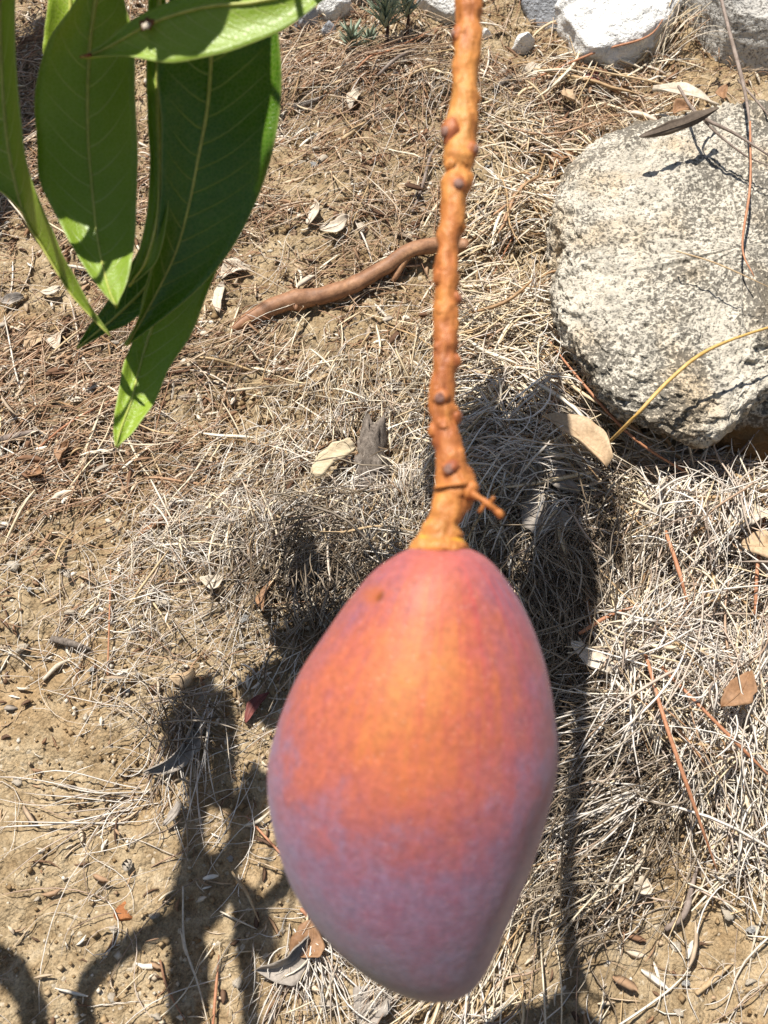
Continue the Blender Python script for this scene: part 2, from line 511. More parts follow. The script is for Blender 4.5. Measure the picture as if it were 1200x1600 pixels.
SOIL = mat_soil()
STRAW = mat_blades('straw', [(.0, (.30, .17, .08)), (.1, (.52, .37, .20)), (.25, (.72, .59, .40)), (.5, (.80, .72, .58)), (.68, (.62, .50, .33)), (.8, (.84, .78, .67)), (.92, (.40, .22, .11)), (1., (.80, .74, .63))], .55, .35)
GREYSTRAW = mat_blades('grey_straw', [(.0, (.26, .18, .13)), (.18, (.60, .53, .45)), (.45, (.80, .75, .68)), (.65, (.58, .52, .45)), (.8, (.86, .82, .76)), (1., (.40, .27, .18))], .55, .35)
SHADESTRAW = mat_blades('shade_straw', [(.0, (.07, .048, .03)), (.3, (.19, .14, .09)), (.55, (.33, .27, .20)), (.72, (.15, .115, .085)), (.88, (.52, .45, .36)), (1., (.26, .18, .11))], .6, .3)  # straw tones darkened to stand in for leaf shade
NEEDLE = mat_blades('brown_needle', [(.0, (.17, .085, .045)), (.18, (.36, .205, .115)), (.38, (.48, .32, .19)), (.56, (.60, .47, .33)), (.70, (.33, .17, .095)), (.84, (.68, .59, .47)), (1., (.44, .26, .15))], .5, .35)
BITS = mat_blades('litter_bits', [(.0, (.10, .06, .04)), (.25, (.28, .16, .09)), (.5, (.50, .37, .24)), (.75, (.66, .57, .45)), (1., (.76, .71, .62))], .75, .2)
CHIPS = mat_blades('bark_chips', [(.0, (.09, .05, .03)), (.25, (.22, .12, .07)), (.5, (.36, .23, .14)), (.72, (.44, .34, .24)), (.88, (.30, .26, .22)), (1., (.62, .54, .43))], .8, .2)
CRUMB = mat_blades('soil_crumb', [(.0, (.20, .13, .065)), (.4, (.34, .24, .135)), (.7, (.43, .325, .20)), (.88, (.52, .44, .33)), (1., (.66, .61, .52))], .95, .1)
ROCK = mat_boulder('boulder_stone', (.60, .545, .45), lich=.265)
WHITEROCK = mat_boulder('white_stone', (.80, .78, .74), (.26, .22, .18), .10, True, .8, False)
GREYROCK = mat_boulder('grey_stone', (.56, .53, .48), (.10, .09, .08), .22, True, .8, False)
BLUEROCK = mat_boulder('bluish_stone', (.42, .43, .45), (.12, .12, .13), .1, True, .8, False)
PEBBLE = mat_flat('pebble_stone', (.34, .27, .19), (.55, .49, .40), 160, .85, .2, .0006, None, (.66, .62, .55))
RUST = mat_flat('rusty_pebble', (.22, .08, .03), (.36, .15, .06), 160, .9, .2, .0006)
BARK = mat_flat('red_bark', (.16, .07, .035), (.35, .185, .10), 42, .6, .35, .0008, (1, 1, 1), (.52, .29, .15))
GREYWOOD = mat_flat('grey_wood', (.07, .055, .045), (.25, .21, .175), 45, .9, .15, .0016, (9, 9, 1.0), (.36, .32, .28))
TWIGGREY = mat_flat('grey_twig', (.13, .095, .075), (.29, .235, .20), 90, .8, .2, .0004)
TWIGTAN = mat_flat('tan_twig', (.36, .24, .13), (.50, .37, .22), 80, .7, .25, .0003)
TWIGPALE = mat_flat('pale_stalk', (.45, .37, .27), (.60, .53, .42), 80, .7, .25, .0003)
TWIGORANGE = mat_flat('orange_needle', (.33, .14, .07), (.46, .22, .12), 80, .55, .3, .0003)
TWIGGOLD = mat_flat('golden_stalk', (.50, .30, .08), (.62, .41, .15), 80, .5, .3, .0003)
LEAF_TAN = mat_flat('tan_dead_leaf', (.34, .23, .13), (.48, .35, .22), 70, .65, .3, .0004)
LEAF_PALE = mat_flat('pale_dead_leaf', (.42, .35, .26), (.58, .50, .40), 70, .65, .3, .0004)
LEAF_GREY = mat_flat('grey_dead_leaf', (.20, .17, .14), (.33, .29, .25), 70, .7, .3, .0004)
LEAF_BROWN = mat_flat('brown_dead_leaf', (.17, .085, .04), (.30, .17, .09), 70, .65, .3, .0004)
LEAF_DARK = mat_flat('dark_dead_leaf', (.075, .055, .04), (.15, .115, .085), 70, .7, .3, .0004)
LEAF_RED = mat_flat('red_dead_leaf', (.10, .025, .02), (.18, .055, .045), 70, .6, .3, .0004)
CHIP = mat_flat('pale_bark_chip', (.42, .32, .20), (.62, .52, .36), 50, .8, .2, .0008, (2, 12, 2))
SPRIG = mat_flat('grey_green_sprig', (.15, .20, .14), (.32, .38, .28), 80, .6, .3, .0003)
SPRIGSTEM = mat_flat('dark_stem', (.06, .03, .022), (.13, .07, .05), 80, .8, .2, .0004)
MANGO = mat_mango()
def mat_stem():
    m, nt, N, L, b = M('mango_stalk')
    c = coords(nt)
    n1 = noise(nt, 24, 4, .6, c); n2 = noise(nt, 150, 4, .65, c)
    mp = node(nt, 'ShaderNodeMapping', {'Vector': c, 'Scale': (1, .45, .09)})
    st = noise(nt, 520, 3, .6, mp.outputs[0])
    k = math_(nt, 'ADD', math_(nt, 'MULTIPLY', n1, .7), math_(nt, 'MULTIPLY', st, .3))
    base = ramp(nt, k, [(.33, (.30, .085, .03)), (.46, (.46, .165, .045)), (.58, (.56, .235, .06)), (.70, (.56, .31, .11))])
    base = mix(nt, 1.0, base, ramp(nt, n2, [(.3, (.72, .68, .66)), (.62, (1.1, 1.1, 1.1))]), 'MULTIPLY')
    L.new(base, b.inputs['Base Color'])
    b.inputs['Roughness'].default_value = .5
    b.inputs['Specular IOR Level'].default_value = .35
    bump(nt, math_(nt, 'ADD', math_(nt, 'MULTIPLY', st, 1.2), math_(nt, 'MULTIPLY', n2, 1.3)), .9, .0010, b)
    return m
STEM = mat_stem()
KNOB = mat_flat('stalk_knob', (.26, .07, .03), (.46, .16, .05), 130, .5, .35, .0005, None, (.52, .23, .08))
COLLAR = mat_flat('mango_collar', (.52, .23, .03), (.64, .34, .045), 90, .5, .35, .0006, None, (.42, .26, .06))
SCAR = mat_flat('stalk_scar', (.11, .038, .026), (.31, .18, .14), 300, .7, .25, .0004)
LEAF_A = mat_leaf('mango_leaf', (.265, .400, .022), (.340, .480, .050), (.62, .66, .26), .38, .38)
LEAF_B = mat_leaf('dark_mango_leaf', (.070, .185, .006), (.115, .250, .012), (.46, .54, .16), .34, .25)
RIB = mat_flat('leaf_rib', (.34, .38, .075), (.44, .46, .11), 60, .45, .35, .0002)
GREENTWIG = mat_flat('green_twig', (.13, .15, .05), (.24, .23, .09), 60, .6, .3, .0005)
BROWNTIP = mat_flat('brown_leaf_tip', (.10, .035, .015), (.2, .08, .03), 200, .7, .3, .0002)

# ------------------------------------------------------------------ the bank
def patchy(u, v, sc_, seed):
    return np.clip(.55 + 1.5 * fbm2(u * sc_, v * sc_, 3, seed), 0.05, 1.4)

def d_needle(px, py, u, v):
    d = .022 + blob(px, py, 150, 520, 300, 260, 1.0) + blob(px, py, 60, 760, 200, 170, .55) + blob(px, py, 420, 650, 220, 130, .55) \
        + blob(px, py, 470, 330, 160, 170, .5) + blob(px, py, 600, 120, 190, 70, .9) + blob(px, py, 600, 40, 600, 60, .6) + blob(px, py, 800, 200, 130, 90, .25) + blob(px, py, 950, 150, 200, 90, .6) + blob(px, py, 60, 100, 160, 300, .7) + blob(px, py, 650, 420, 220, 130, .4)
    d = d + .35 * (py < -20)
    return np.clip(d * patchy(u, v, 22, 4), 0, 1)

def d_straw(px, py, u, v):
    d = .004 + blob(px, py, 830, 520, 110, 190, 1.0) + blob(px, py, 700, 690, 150, 120, .75) + blob(px, py, 520, 700, 160, 110, .35) + blob(px, py, 1080, 850, 230, 160, 1.1) + blob(px, py, 1060, 1100, 200, 200, 1.1) \
        + blob(px, py, 990, 1000, 130, 260, .6) + blob(px, py, 480, 840, 130, 80, .4) + blob(px, py, 350, 920, 150, 110, .30) + blob(px, py, 640, 1550, 150, 70, .6) + blob(px, py, 930, 230, 100, 90, .5) + blob(px, py, 1350, 1000, 200, 300, .6)
    return np.clip(d * np.clip(.55 + 2.9 * fbm2(u * 19, v * 19, 3, 14), 0.03, 1.5) * (1 - blob(px, py, 585, 735, 40, 60, .9)), 0, 1)

def axis(lo, hi, step, far):
    core = np.arange(lo, hi + step * .5, step)
    out = []; d = step; p = hi
    while p < far:
        d *= 1.22; p += d; out.append(p)
    lo_ = []; d = step; p = lo
    while p > -far:
        d *= 1.22; p -= d; lo_.append(p)
    return np.concatenate([lo_[::-1], core, out])

def build_ground():
    U = axis(-.50, .50, .0022, 60); W = axis(.24, 1.34, .0022, 60)
    u, v = np.meshgrid(U, W)
    h = relief(u, v)
    near = np.exp(-np.clip(np.abs(u) - .5, 0, 9) * 8) * np.exp(-np.clip(np.abs(v - .79) - .54, 0, 9) * 8)
    lump = fbm2(u * 95, v * 95, 2, 61)
    g = fbm2(u * 260, v * 260, 2, 77, .7)
    crack = np.abs(fbm2(u * 48 + 3, v * 48, 3, 91, .6))
    h = h + near * (.0034 * lump + .0032 * g - .0026 * np.exp(-(crack / .035) ** 2))
    V = S(u, v, h).reshape(-1, 3)
    o = mesh('ground', V, grid_faces(len(W), len(U)), SOIL, loc=(0, 0, 0),
             label='sandy tan hillside soil strewn with dry needles and straw', cat='ground', kind='structure')
    a = o.data.attributes.new('ground_shade', 'FLOAT', 'POINT')
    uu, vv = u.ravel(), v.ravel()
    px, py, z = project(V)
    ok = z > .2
    hm = np.where(ok, np.clip(d_straw(px, py, uu, vv) * 1.25 - .05, 0, 1), .2)  # soil darkened for the shade in gaps under the straw
    hm = np.maximum(hm, np.where(ok, np.clip(blob(px, py, 830, 800, 130, 190, 1.2) + blob(px, py, 890, 1150, 100, 330, 1.2) + blob(px, py, 490, 900, 90, 100, 1.2), 0, 1), 0))  # leaf-shadow patches beside the fruit, painted into the soil
    hm = np.maximum(hm, np.where(ok, np.clip(d_needle(px, py, uu, vv) * .7 - .15, 0, .6), .2))  # weaker painted shade under the needles
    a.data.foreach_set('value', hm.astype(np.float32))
    return o

build_ground()

# ------------------------------------------------------------------ rocks
def rock(name, outline, h0, top, below, mat, foot=None, ex_top=.55, ex_bot=.9, amp=.006, grain=.0012, res=(90, 170), seed=1, smooth_outline=True, tilt=(0, 0), cuts=9, **kw):
    """a stone: outline (photo positions on the plane h0 over the bank) swept into a rounded body"""
    O = np.array(outline, float)
    u, v = on_bank(O[:, 0], O[:, 1], h0)
    cu, cv = (u.min() + u.max()) / 2, (v.min() + v.max()) / 2
    base = relief(cu, cv)
    th = np.arctan2(v - cv, u - cu); r = np.hypot(u - cu, v - cv)
    k = np.argsort(th); th = th[k]; r = r[k]
    nth = res[1]; t = np.linspace(-np.pi, np.pi, nth, endpoint=False)
    rr = np.interp(t, np.r_[th - 2 * np.pi, th, th + 2 * np.pi], np.r_[r, r, r])
    ker = np.array([1, 2, 3, 2, 1.]); ker /= ker.sum()
    for _ in range(2 if smooth_outline else 0):
        rr = np.convolve(np.r_[rr[-2:], rr, rr[:2]], ker, 'valid')
    rb = rr
    if foot is not None:                       # a second outline where the stone meets the soil
        f_ = np.array(foot, float); fu, fv = on_bank(f_[:, 0], f_[:, 1], h0 - .7 * below)
        t2 = np.arctan2(fv - cv, fu - cu); r2 = np.hypot(fu - cu, fv - cv); k2 = np.argsort(t2); t2 = t2[k2]; r2 = r2[k2]
        rb = np.interp(t, np.r_[t2 - 2 * np.pi, t2, t2 + 2 * np.pi], np.r_[r2, r2, r2])
    phi = np.linspace(-np.pi / 2, np.pi / 2, res[0])
    s, c_ = np.sin(phi), np.cos(phi)
    e = np.where(s > 0, ex_top, ex_bot)
    rho = np.power(np.maximum(c_, 0), e)
    hh = np.where(s > 0, top * np.power(np.abs(s), ex_top + .25), -below * np.power(np.abs(s), .8))
    R = rho[:, None] * rr[None, :]
    if foot is not None:
        q = np.clip(-s, 0, 1); qq = q ** .8
        w_ = np.clip(qq / .7, 0, 1)[:, None]; w_ = w_ * w_ * (3 - 2 * w_)
        Rl = (rr * (1 - w_) + rb * w_) * np.sqrt(np.clip(1 - np.clip((qq[:, None] - .7) / .3, 0, 1) ** 2, 0, 1))
        R = np.where(s[:, None] > 0, R, Rl)
    X = R * np.cos(t); Y = R * np.sin(t); Z = hh[:, None] + 0 * X + h0
    Z = Z + (X * tilt[0] + Y * tilt[1]) * (s[:, None] > 0) * s[:, None]
    sc_ = 1 / max(rr.mean(), .01)
    P = np.stack([X, Y, Z], -1)
    D = unit(np.stack([X * .6, Y * .6, (Z - h0 * .5) * 1.2 + 1e-4], -1))
    d = amp * 2 * fbm3(X * sc_ * 1.6 + seed, Y * sc_ * 1.6, Z * sc_ * 1.6 + 5, 3, seed) + grain * 2 * fbm3(X * 170 + seed, Y * 170, Z * 170, 3, seed + 40, .65)
    d = d + amp * .5 * fbm3(X * sc_ * 7, Y * sc_ * 7 + seed, Z * sc_ * 7, 2, seed + 9)
    P = P + D * d[..., None]
    rg = np.random.default_rng(seed + 100)
    for q in range(cuts):
        nn = np.array([rg.normal(), rg.normal(), abs(rg.normal()) * .55 + .05]); nn /= np.linalg.norm(nn)
        pr = P @ nn
        lim = np.quantile(pr, rg.uniform(.80, .92))
        ex = np.clip(pr - lim, 0, None)
        P = P - (ex * .88)[..., None] * nn
    P = P + D * (grain * 1.6 * fbm3(P[..., 0] * 210 + seed, P[..., 1] * 210, P[..., 2] * 210, 2, seed + 70, .6))[..., None]
    W = S(P[..., 0] + cu, P[..., 1] + cv, P[..., 2] + 0).reshape(-1, 3)
    loc = S(cu, cv, h0 * .55)
    return mesh(name, W, grid_faces(res[0], nth, True), mat, loc=loc, **kw)

BOULDER_OUT = [(872, 470), (884, 400), (872, 330), (900, 276), (950, 243), (1000, 205), (1080, 196), (1160, 180), (1260, 190),
               (1360, 250), (1420, 400), (1400, 540), (1310, 600), (1215, 606), (1180, 632), (1150, 662), (1120, 690), (1080, 688), (1040, 674), (1000, 655),
               (958, 640), (930, 600), (898, 548), (878, 500)]
BOULDER_FOOT = [(872, 480), (868, 400), (862, 330), (890, 270), (1000, 195), (1160, 200), (1360, 260), (1420, 400), (1420, 600), (1330, 700), (1262, 730), (1200, 728), (1165, 716), (1120, 700),
                (1060, 672), (1000, 640), (955, 600), (925, 560)]
rock('boulder', BOULDER_OUT, 0.058, .016, .075, ROCK, BOULDER_FOOT, .20, .75, .006, .0026, (200, 480), 3, smooth_outline=False, cuts=0,
     label='large cream boulder with grey crusty speckle at the right edge', cat='rock')
rock('rock', [(870, -10), (880, -60), (960, -100), (1046, -60), (1050, -5), (1040, 36), (1010, 62), (955, 84), (915, 88), (890, 60)], .014, .018, .05, WHITEROCK, None, .28, .6, .006, .0009, (80, 180), 12, tilt=(0, .10), cuts=3,
     label='white rock with brown stains at top, right of the stalk', cat='rock')
rock('rock', [(810, -12), (830, -60), (880, -70), (890, 0), (882, 34), (846, 26), (826, 10)], .012, .012, .04, BLUEROCK, None, .35, .8, .005, .0005, (50, 90), 17, cuts=4,
     label='smooth grey stone shaded beside the white rock at top', cat='rock')
rock('rock', [(1070, 14), (1076, -56), (1150, -86), (1260, -66), (1290, 14), (1240, 84), (1160, 90), (1100, 58)], .018, .022, .05, GREYROCK, None, .35, .8, .008, .001, (80, 160), 21, cuts=4,
     label='rough grey rock in the top right corner', cat='rock')
rock('rock', [(640, 12), (650, -50), (720, -60), (740, -10), (724, 18), (690, 34), (664, 36)], .010, .02, .04, WHITEROCK, None, .45, .8, .008, .0006, (50, 90), 25, cuts=5,
     label='pale streaked rock behind the top of the orange stalk', cat='rock')
rock('rock', [(452, 40), (462, 14), (490, 6), (500, 30), (488, 50), (468, 54)], .008, .016, .02, BLUEROCK, None, .6, .8, .004, .0004, (30, 60), 31,
     label='bluish grey stone beside the tip of the horizontal mango leaf', cat='stone')
rock('rock', [(495, 22), (500, -8), (535, -14), (548, 8), (540, 30), (512, 32)], .008, .02, .02, WHITEROCK, None, .6, .8, .004, .0004, (30, 60), 33,
     label='white chalky stone at top, left of the green sprigs', cat='stone')
rock('rock', [(496, 48), (512, 38), (530, 44), (528, 58), (506, 62)], .005, .012, .015, BLUEROCK, None, .6, .8, .003, .0004, (26, 50), 35,
     label='small flat grey stone below the white chalky stone', cat='stone')
rock('rock', [(540, 6), (548, -30), (590, -34), (600, -6), (566, 12)], .008, .02, .02, GREYROCK, None, .6, .8, .004, .0004, (30, 60), 37,
     label='grey stone partly hidden behind the green sprigs', cat='stone')
rock('rock', [(800, 76), (806, 60), (826, 52), (834, 62), (822, 76)], .005, .010, .012, WHITEROCK, None, .6, .8, .002, .0003, (26, 44), 39,
     label='small angular white stone right of the stalk below the grey stone', cat='stone')
rock('rock', [(802, 108), (812, 94), (850, 100), (846, 116), (822, 122)], .003, .006, .012, PEBBLE, None, .6, .8, .002, .0003, (26, 44), 41,
     label='flat cream stone half sunk in soil below the white rock', cat='stone')
rock('rock', [(748, 54), (752, 46), (768, 48), (768, 56), (758, 58)], .003, .006, .008, WHITEROCK, None, .6, .8, .001, .0003, (20, 36), 43,
     label='little white stone close to the right side of the stalk', cat='stone')
rock('rock', [(176, 1432), (180, 1412), (200, 1408), (206, 1424), (200, 1444), (184, 1446)], .001, .002, .006, RUST, None, .6, .8, .001, .0003, (20, 36), 47,
     label='flat rusty brown stone on bare soil at lower left', cat='stone')

# pebbles lying about, each its own object
peb = []
for k in range(52):
    zone = random.choice([(470, 680, 80, 400, 'soil above the fallen branch'), (760, 900, 80, 300, 'soil between the stalk and the boulder'), (0, 380, 1180, 1590, 'bare soil at lower left'), (960, 1200, 1380, 1590, 'bare soil at lower right'), (0, 400, 820, 1150, 'littered soil left of the mango')])
    px, py = random.uniform(zone[0], zone[1]), random.uniform(zone[2], zone[3])
    sz = random.choice([.0024, .0026, .003, .0035, .0048]) * random.uniform(.8, 1.25)
    peb.append((px, py, sz, zone[4]))
protos = []
for k in range(6):
    n1_, n2_ = 9, 14
    ph = np.linspace(-np.pi / 2, np.pi / 2, n1_)[:, None]; t = np.linspace(0, 2 * np.pi, n2_, endpoint=False)[None, :]
    X = np.cos(ph) * np.cos(t); Y = np.cos(ph) * np.sin(t); Z = np.sin(ph) + 0 * t
    d = 1 + 1.0 * fbm3(X * 1.5 + k * 9, Y * 1.3, Z * 1.3 + 3, 3, k + 3)
    V = np.stack([X * d * 1.0, Y * d * .8, Z * d * .45], -1).reshape(-1, 3)
    me = bpy.data.meshes.new('pebble')
    me.from_pydata(V.tolist(), [], grid_faces(n1_, n2_, True).tolist())
    me.polygons.foreach_set('use_smooth', np.ones(len(me.polygons), dtype=bool))
    me.materials.append(WHITEROCK if k == 0 else PEBBLE)
    protos.append(me)
for k, (px, py, sz, where) in enumerate(peb):
    u, v, h = drop(px, py)
    o = bpy.data.objects.new('pebble', protos[k % 6])
    o.scale = (sz, sz, sz)
    o.rotation_euler = (SLOPE, 0, random.uniform(0, 6.28))
    link(o, S(u, v, h + sz * .4 + .0006))
    tone = 'white speckled' if k % 6 == 0 else 'tan'
    big_ = 'tiny' if sz < .0028 else ('small' if sz < .004 else 'larger')
    tag(o, '%s %s pebble half bedded in the %s' % (big_, tone, where), 'pebble', '%s %s pebbles on the %s' % (big_, tone, where))

# ------------------------------------------------------------------ loose ground cover
def blades(name, u0, v0, th0, Lg, w, h0, mat, curl=.6, wig=.5, lift=None, arch=None, seg=8, thick=.35, **kw):
    n = len(u0)
    t = np.linspace(0, 1, seg + 1)
    k1 = RNG.normal(0, curl, n)[:, None]; k2 = RNG.normal(0, wig, n)[:, None]; f = RNG.uniform(2, 7, n)[:, None]; p = RNG.uniform(0, 6.28, n)[:, None]
    th = th0[:, None] + k1 * (t - .5) * 2 + k2 * np.sin(f * t + p)
    ds = (Lg / seg)[:, None]
    cu = np.cumsum(np.cos(th) * ds, 1); cv = np.cumsum(np.sin(th) * ds, 1)
    u = u0[:, None] + cu - cu[:, seg // 2][:, None]; v = v0[:, None] + cv - cv[:, seg // 2][:, None]
    if lift is None: lift = RNG.uniform(0, .004, n)
    if arch is None: arch = RNG.uniform(0, .004, n)
    sgn = RNG.choice([-1, 1], n)
    h = relief(u, v) + h0[:, None] + lift[:, None] * (.5 + .5 * sgn[:, None] * (2 * t - 1)) + arch[:, None] * 4 * t * (1 - t)
    C = S(u, v, h)
    T = unit(np.gradient(C, axis=1))
    nb = np.array([0, -SN, CS])
    A = unit(np.cross(T, nb)); B = np.cross(A, T)
    roll = RNG.uniform(-.9, .9, n)[:, None] + RNG.normal(0, .5, n)[:, None] * t
    A2 = A * np.cos(roll)[..., None] + B * np.sin(roll)[..., None]
    B2 = -A * np.sin(roll)[..., None] + B * np.cos(roll)[..., None]
    prof = np.minimum(1, .35 + 3.0 * np.minimum(t, 1 - t))[None, :] * (w / 2)[:, None]
    V = np.stack([C + A2 * prof[..., None], C - A2 * prof[..., None], C + B2 * (prof * thick * 2)[..., None]], 2)   # n, seg+1, 3, 3
    base = (np.arange(n) * (seg + 1) * 3)[:, None, None]
    F = grid_faces(seg + 1, 3, True)[None] + base
    return mesh(name, V.reshape(-1, 3), F.reshape(-1, 4), mat, loc=(0, 0, 0), **kw)

BO = np.array(BOULDER_OUT, float)
BOu, BOv = on_bank(BO[:, 0], BO[:, 1], .03)
def in_poly(x, y, X, Y):
    r = np.zeros(len(x), bool)
    j = len(X) - 1
    for i in range(len(X)):
        c = ((Y[i] > y) != (Y[j] > y)) & (x < (X[j] - X[i]) * (y - Y[i]) / (Y[j] - Y[i] + 1e-12) + X[i])
        r ^= c; j = i
    return r

def flow(u, v, seed):
    return 2.6 * fbm2(u * 7, v * 7, 2, seed) + 1.4 * fbm2(u * 24, v * 24, 2, seed + 3)
def scatter(n, dens, over=40):
    """n bank positions drawn by the density map (a function of photo position)"""
    us, vs = [], []
    got = 0
    while got < n:
        u = RNG.uniform(-.55, .55, n * 3); v = RNG.uniform(.20, 1.42, n * 3)
        px, py, _ = project(S(u, v, 0))
        k = (RNG.uniform(0, 1, n * 3) < dens(px, py, u, v)) & ~in_poly(u, v, BOu, BOv)
        us.append(u[k]); vs.append(v[k]); got += k.sum()
        if len(us) > over: break
    return np.concatenate(us)[:n], np.concatenate(vs)[:n]

# thin brown conifer needles
N_ = 8800
u, v = scatter(N_, d_needle)
n = len(u); px, py, _ = project(S(u, v, 0))
th = np.where(px < 560, RNG.normal(.5, .5, n), RNG.normal(.3, .9, n)) + (RNG.uniform(0, 1, n) < .22) * RNG.uniform(-1.5, 1.5, n)
blades('needle_litter', u, v, th, RNG.gamma(3, .0105, n).clip(.008, .13), RNG.uniform(.0004, .0010, n), RNG.exponential(.0025, n).clip(.0005, .012), NEEDLE, .22, .10, seg=6, thick=.5,
       label='brown dry conifer needles strewn over the bank', cat='needle litter', kind='stuff')
# pale straw mass at right and in the middle
u, v = scatter(10500, d_straw)
n = len(u); px, py, _ = project(S(u, v, 0))
dense = d_straw(px, py, u, v)
th = .45 + flow(u, v, 101) + RNG.normal(0, .5, n)
blades('straw_litter', u, v, th, RNG.gamma(3, .010, n).clip(.006, .12) * np.where(px < 720, .62, 1.35), np.where(px < 720, .72, 1.4) * RNG.gamma(6, .000125, n).clip(.0004, .0016) * RNG.choice([1, 1, 1, 1, 1, 2.0], n), RNG.exponential(.010, n).clip(.0005, .036) * dense + .001, STRAW, .30, .14, lift=RNG.uniform(0, .012, n), arch=RNG.uniform(0, .006, n), seg=7,
       label='tangled pale dry straw heaped over the soil', cat='straw', kind='stuff')
u, v = scatter(11500, lambda a, b, c, d: d_straw(a, b, c, d) * np.clip((b - 560) / 250, 0.1, 1))
n = len(u); px, py, _ = project(S(u, v, 0)); dense = d_straw(px, py, u, v)
th = .6 + flow(u, v, 131) + RNG.normal(0, .6, n)
blades('straw_litter', u, v, th, RNG.gamma(3, .0085, n).clip(.006, .08) * np.where(px < 720, .65, 1.45), np.where(px < 720, .75, 1.4) * RNG.gamma(6, .000115, n).clip(.0004, .0014), RNG.exponential(.014, n).clip(.001, .044) * dense + .001, GREYSTRAW, .38, .20, lift=RNG.uniform(0, .014, n), arch=RNG.uniform(0, .006, n), seg=7,
       label='curly grey weathered straw tangled through the pale straw', cat='straw', kind='stuff')
# matted grass in the hollow round the fruit, darkened to deepen the leaf shade
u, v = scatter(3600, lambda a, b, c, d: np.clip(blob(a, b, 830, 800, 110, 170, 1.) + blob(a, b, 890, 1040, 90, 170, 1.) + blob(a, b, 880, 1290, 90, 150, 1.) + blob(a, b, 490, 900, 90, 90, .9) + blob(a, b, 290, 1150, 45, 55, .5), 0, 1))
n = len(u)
blades('shade_grass', u, v, .8 + flow(u, v, 151) + RNG.normal(0, .5, n), RNG.gamma(3, .012, n).clip(.01, .09), RNG.gamma(6, .00013, n).clip(.0004, .0018), RNG.exponential(.011, n).clip(.001, .034), SHADESTRAW, .5, .3, lift=RNG.uniform(0, .014, n), arch=RNG.uniform(0, .008, n), seg=7,
       label='matted dead grass with leaf shade put into its colour round the hanging fruit', cat='dead grass', kind='stuff')
# broad flat blades and chips of bark among the straw and needles
u, v = scatter(900, lambda a, b, c, d: np.clip(d_straw(a, b, c, d) * .9 + .25 * d_needle(a, b, c, d), 0, 1))
n = len(u)
blades('broad_straw', u, v, RNG.uniform(0, 6.28, n), RNG.gamma(4, .009, n).clip(.012, .07), RNG.uniform(.0012, .0024, n), RNG.uniform(.004, .03, n) * d_straw(*project(S(u, v, 0))[:2], u, v) + .001, STRAW, .16, .10, lift=RNG.uniform(0, .012, n), arch=RNG.uniform(0, .004, n), seg=5, thick=.06,
       label='broad flat dry grass blades lying among the finer straw', cat='straw', kind='stuff')
u, v = scatter(1500, lambda a, b, c, d: np.clip(d_needle(a, b, c, d) + .3 * d_straw(a, b, c, d) + .03, 0, 1))
n = len(u)
blades('bark_litter', u, v, RNG.normal(.5, .8, n), RNG.gamma(3, .0036, n).clip(.004, .030), RNG.gamma(3, .0009, n).clip(.001, .0055), RNG.exponential(.003, n) + .0005, CHIPS, .14, .06, lift=RNG.uniform(0, .003, n), arch=RNG.uniform(0, .002, n), seg=4, thick=.05,
       label='small flat chips of bark and leaf among the needles', cat='plant litter', kind='stuff')
# short broken fragments everywhere
u, v = scatter(15000, lambda a, b, c, d: np.clip((.10 + d_needle(a, b, c, d) * .8 + d_straw(a, b, c, d) * .5) * patchy(c, d, 30, 44), 0, 1))
n = len(u)
blades('plant_fragments', u, v, RNG.uniform(0, 6.28, n), RNG.gamma(2, .0035, n).clip(.002, .03), RNG.gamma(2, .0008, n).clip(.0004, .0045), RNG.exponential(.0012, n), BITS, .3, .2, lift=RNG.uniform(0, .002, n), arch=RNG.uniform(0, .001, n), seg=3,
       label='short broken bits of straw and bark over the soil', cat='plant litter', kind='stuff')
# fine strands over the barer soil at lower left
u, v = scatter(900, lambda a, b, c, d: np.clip(blob(a, b, 250, 1000, 300, 330, .9) + blob(a, b, 1100, 1480, 150, 120, .3) + blob(a, b, 560, 250, 200, 150, .4), 0, 1) * patchy(c, d, 20, 54))
n = len(u)
blades('straw_strands', u, v, RNG.normal(.8, .7, n), RNG.gamma(4, .011, n).clip(.012, .1), RNG.uniform(.0003, .0007, n), RNG.exponential(.0012, n) + .0004, GREYSTRAW, .6, .35, seg=8,
       label='fine wispy straw strands lying on the barer soil', cat='straw', kind='stuff')

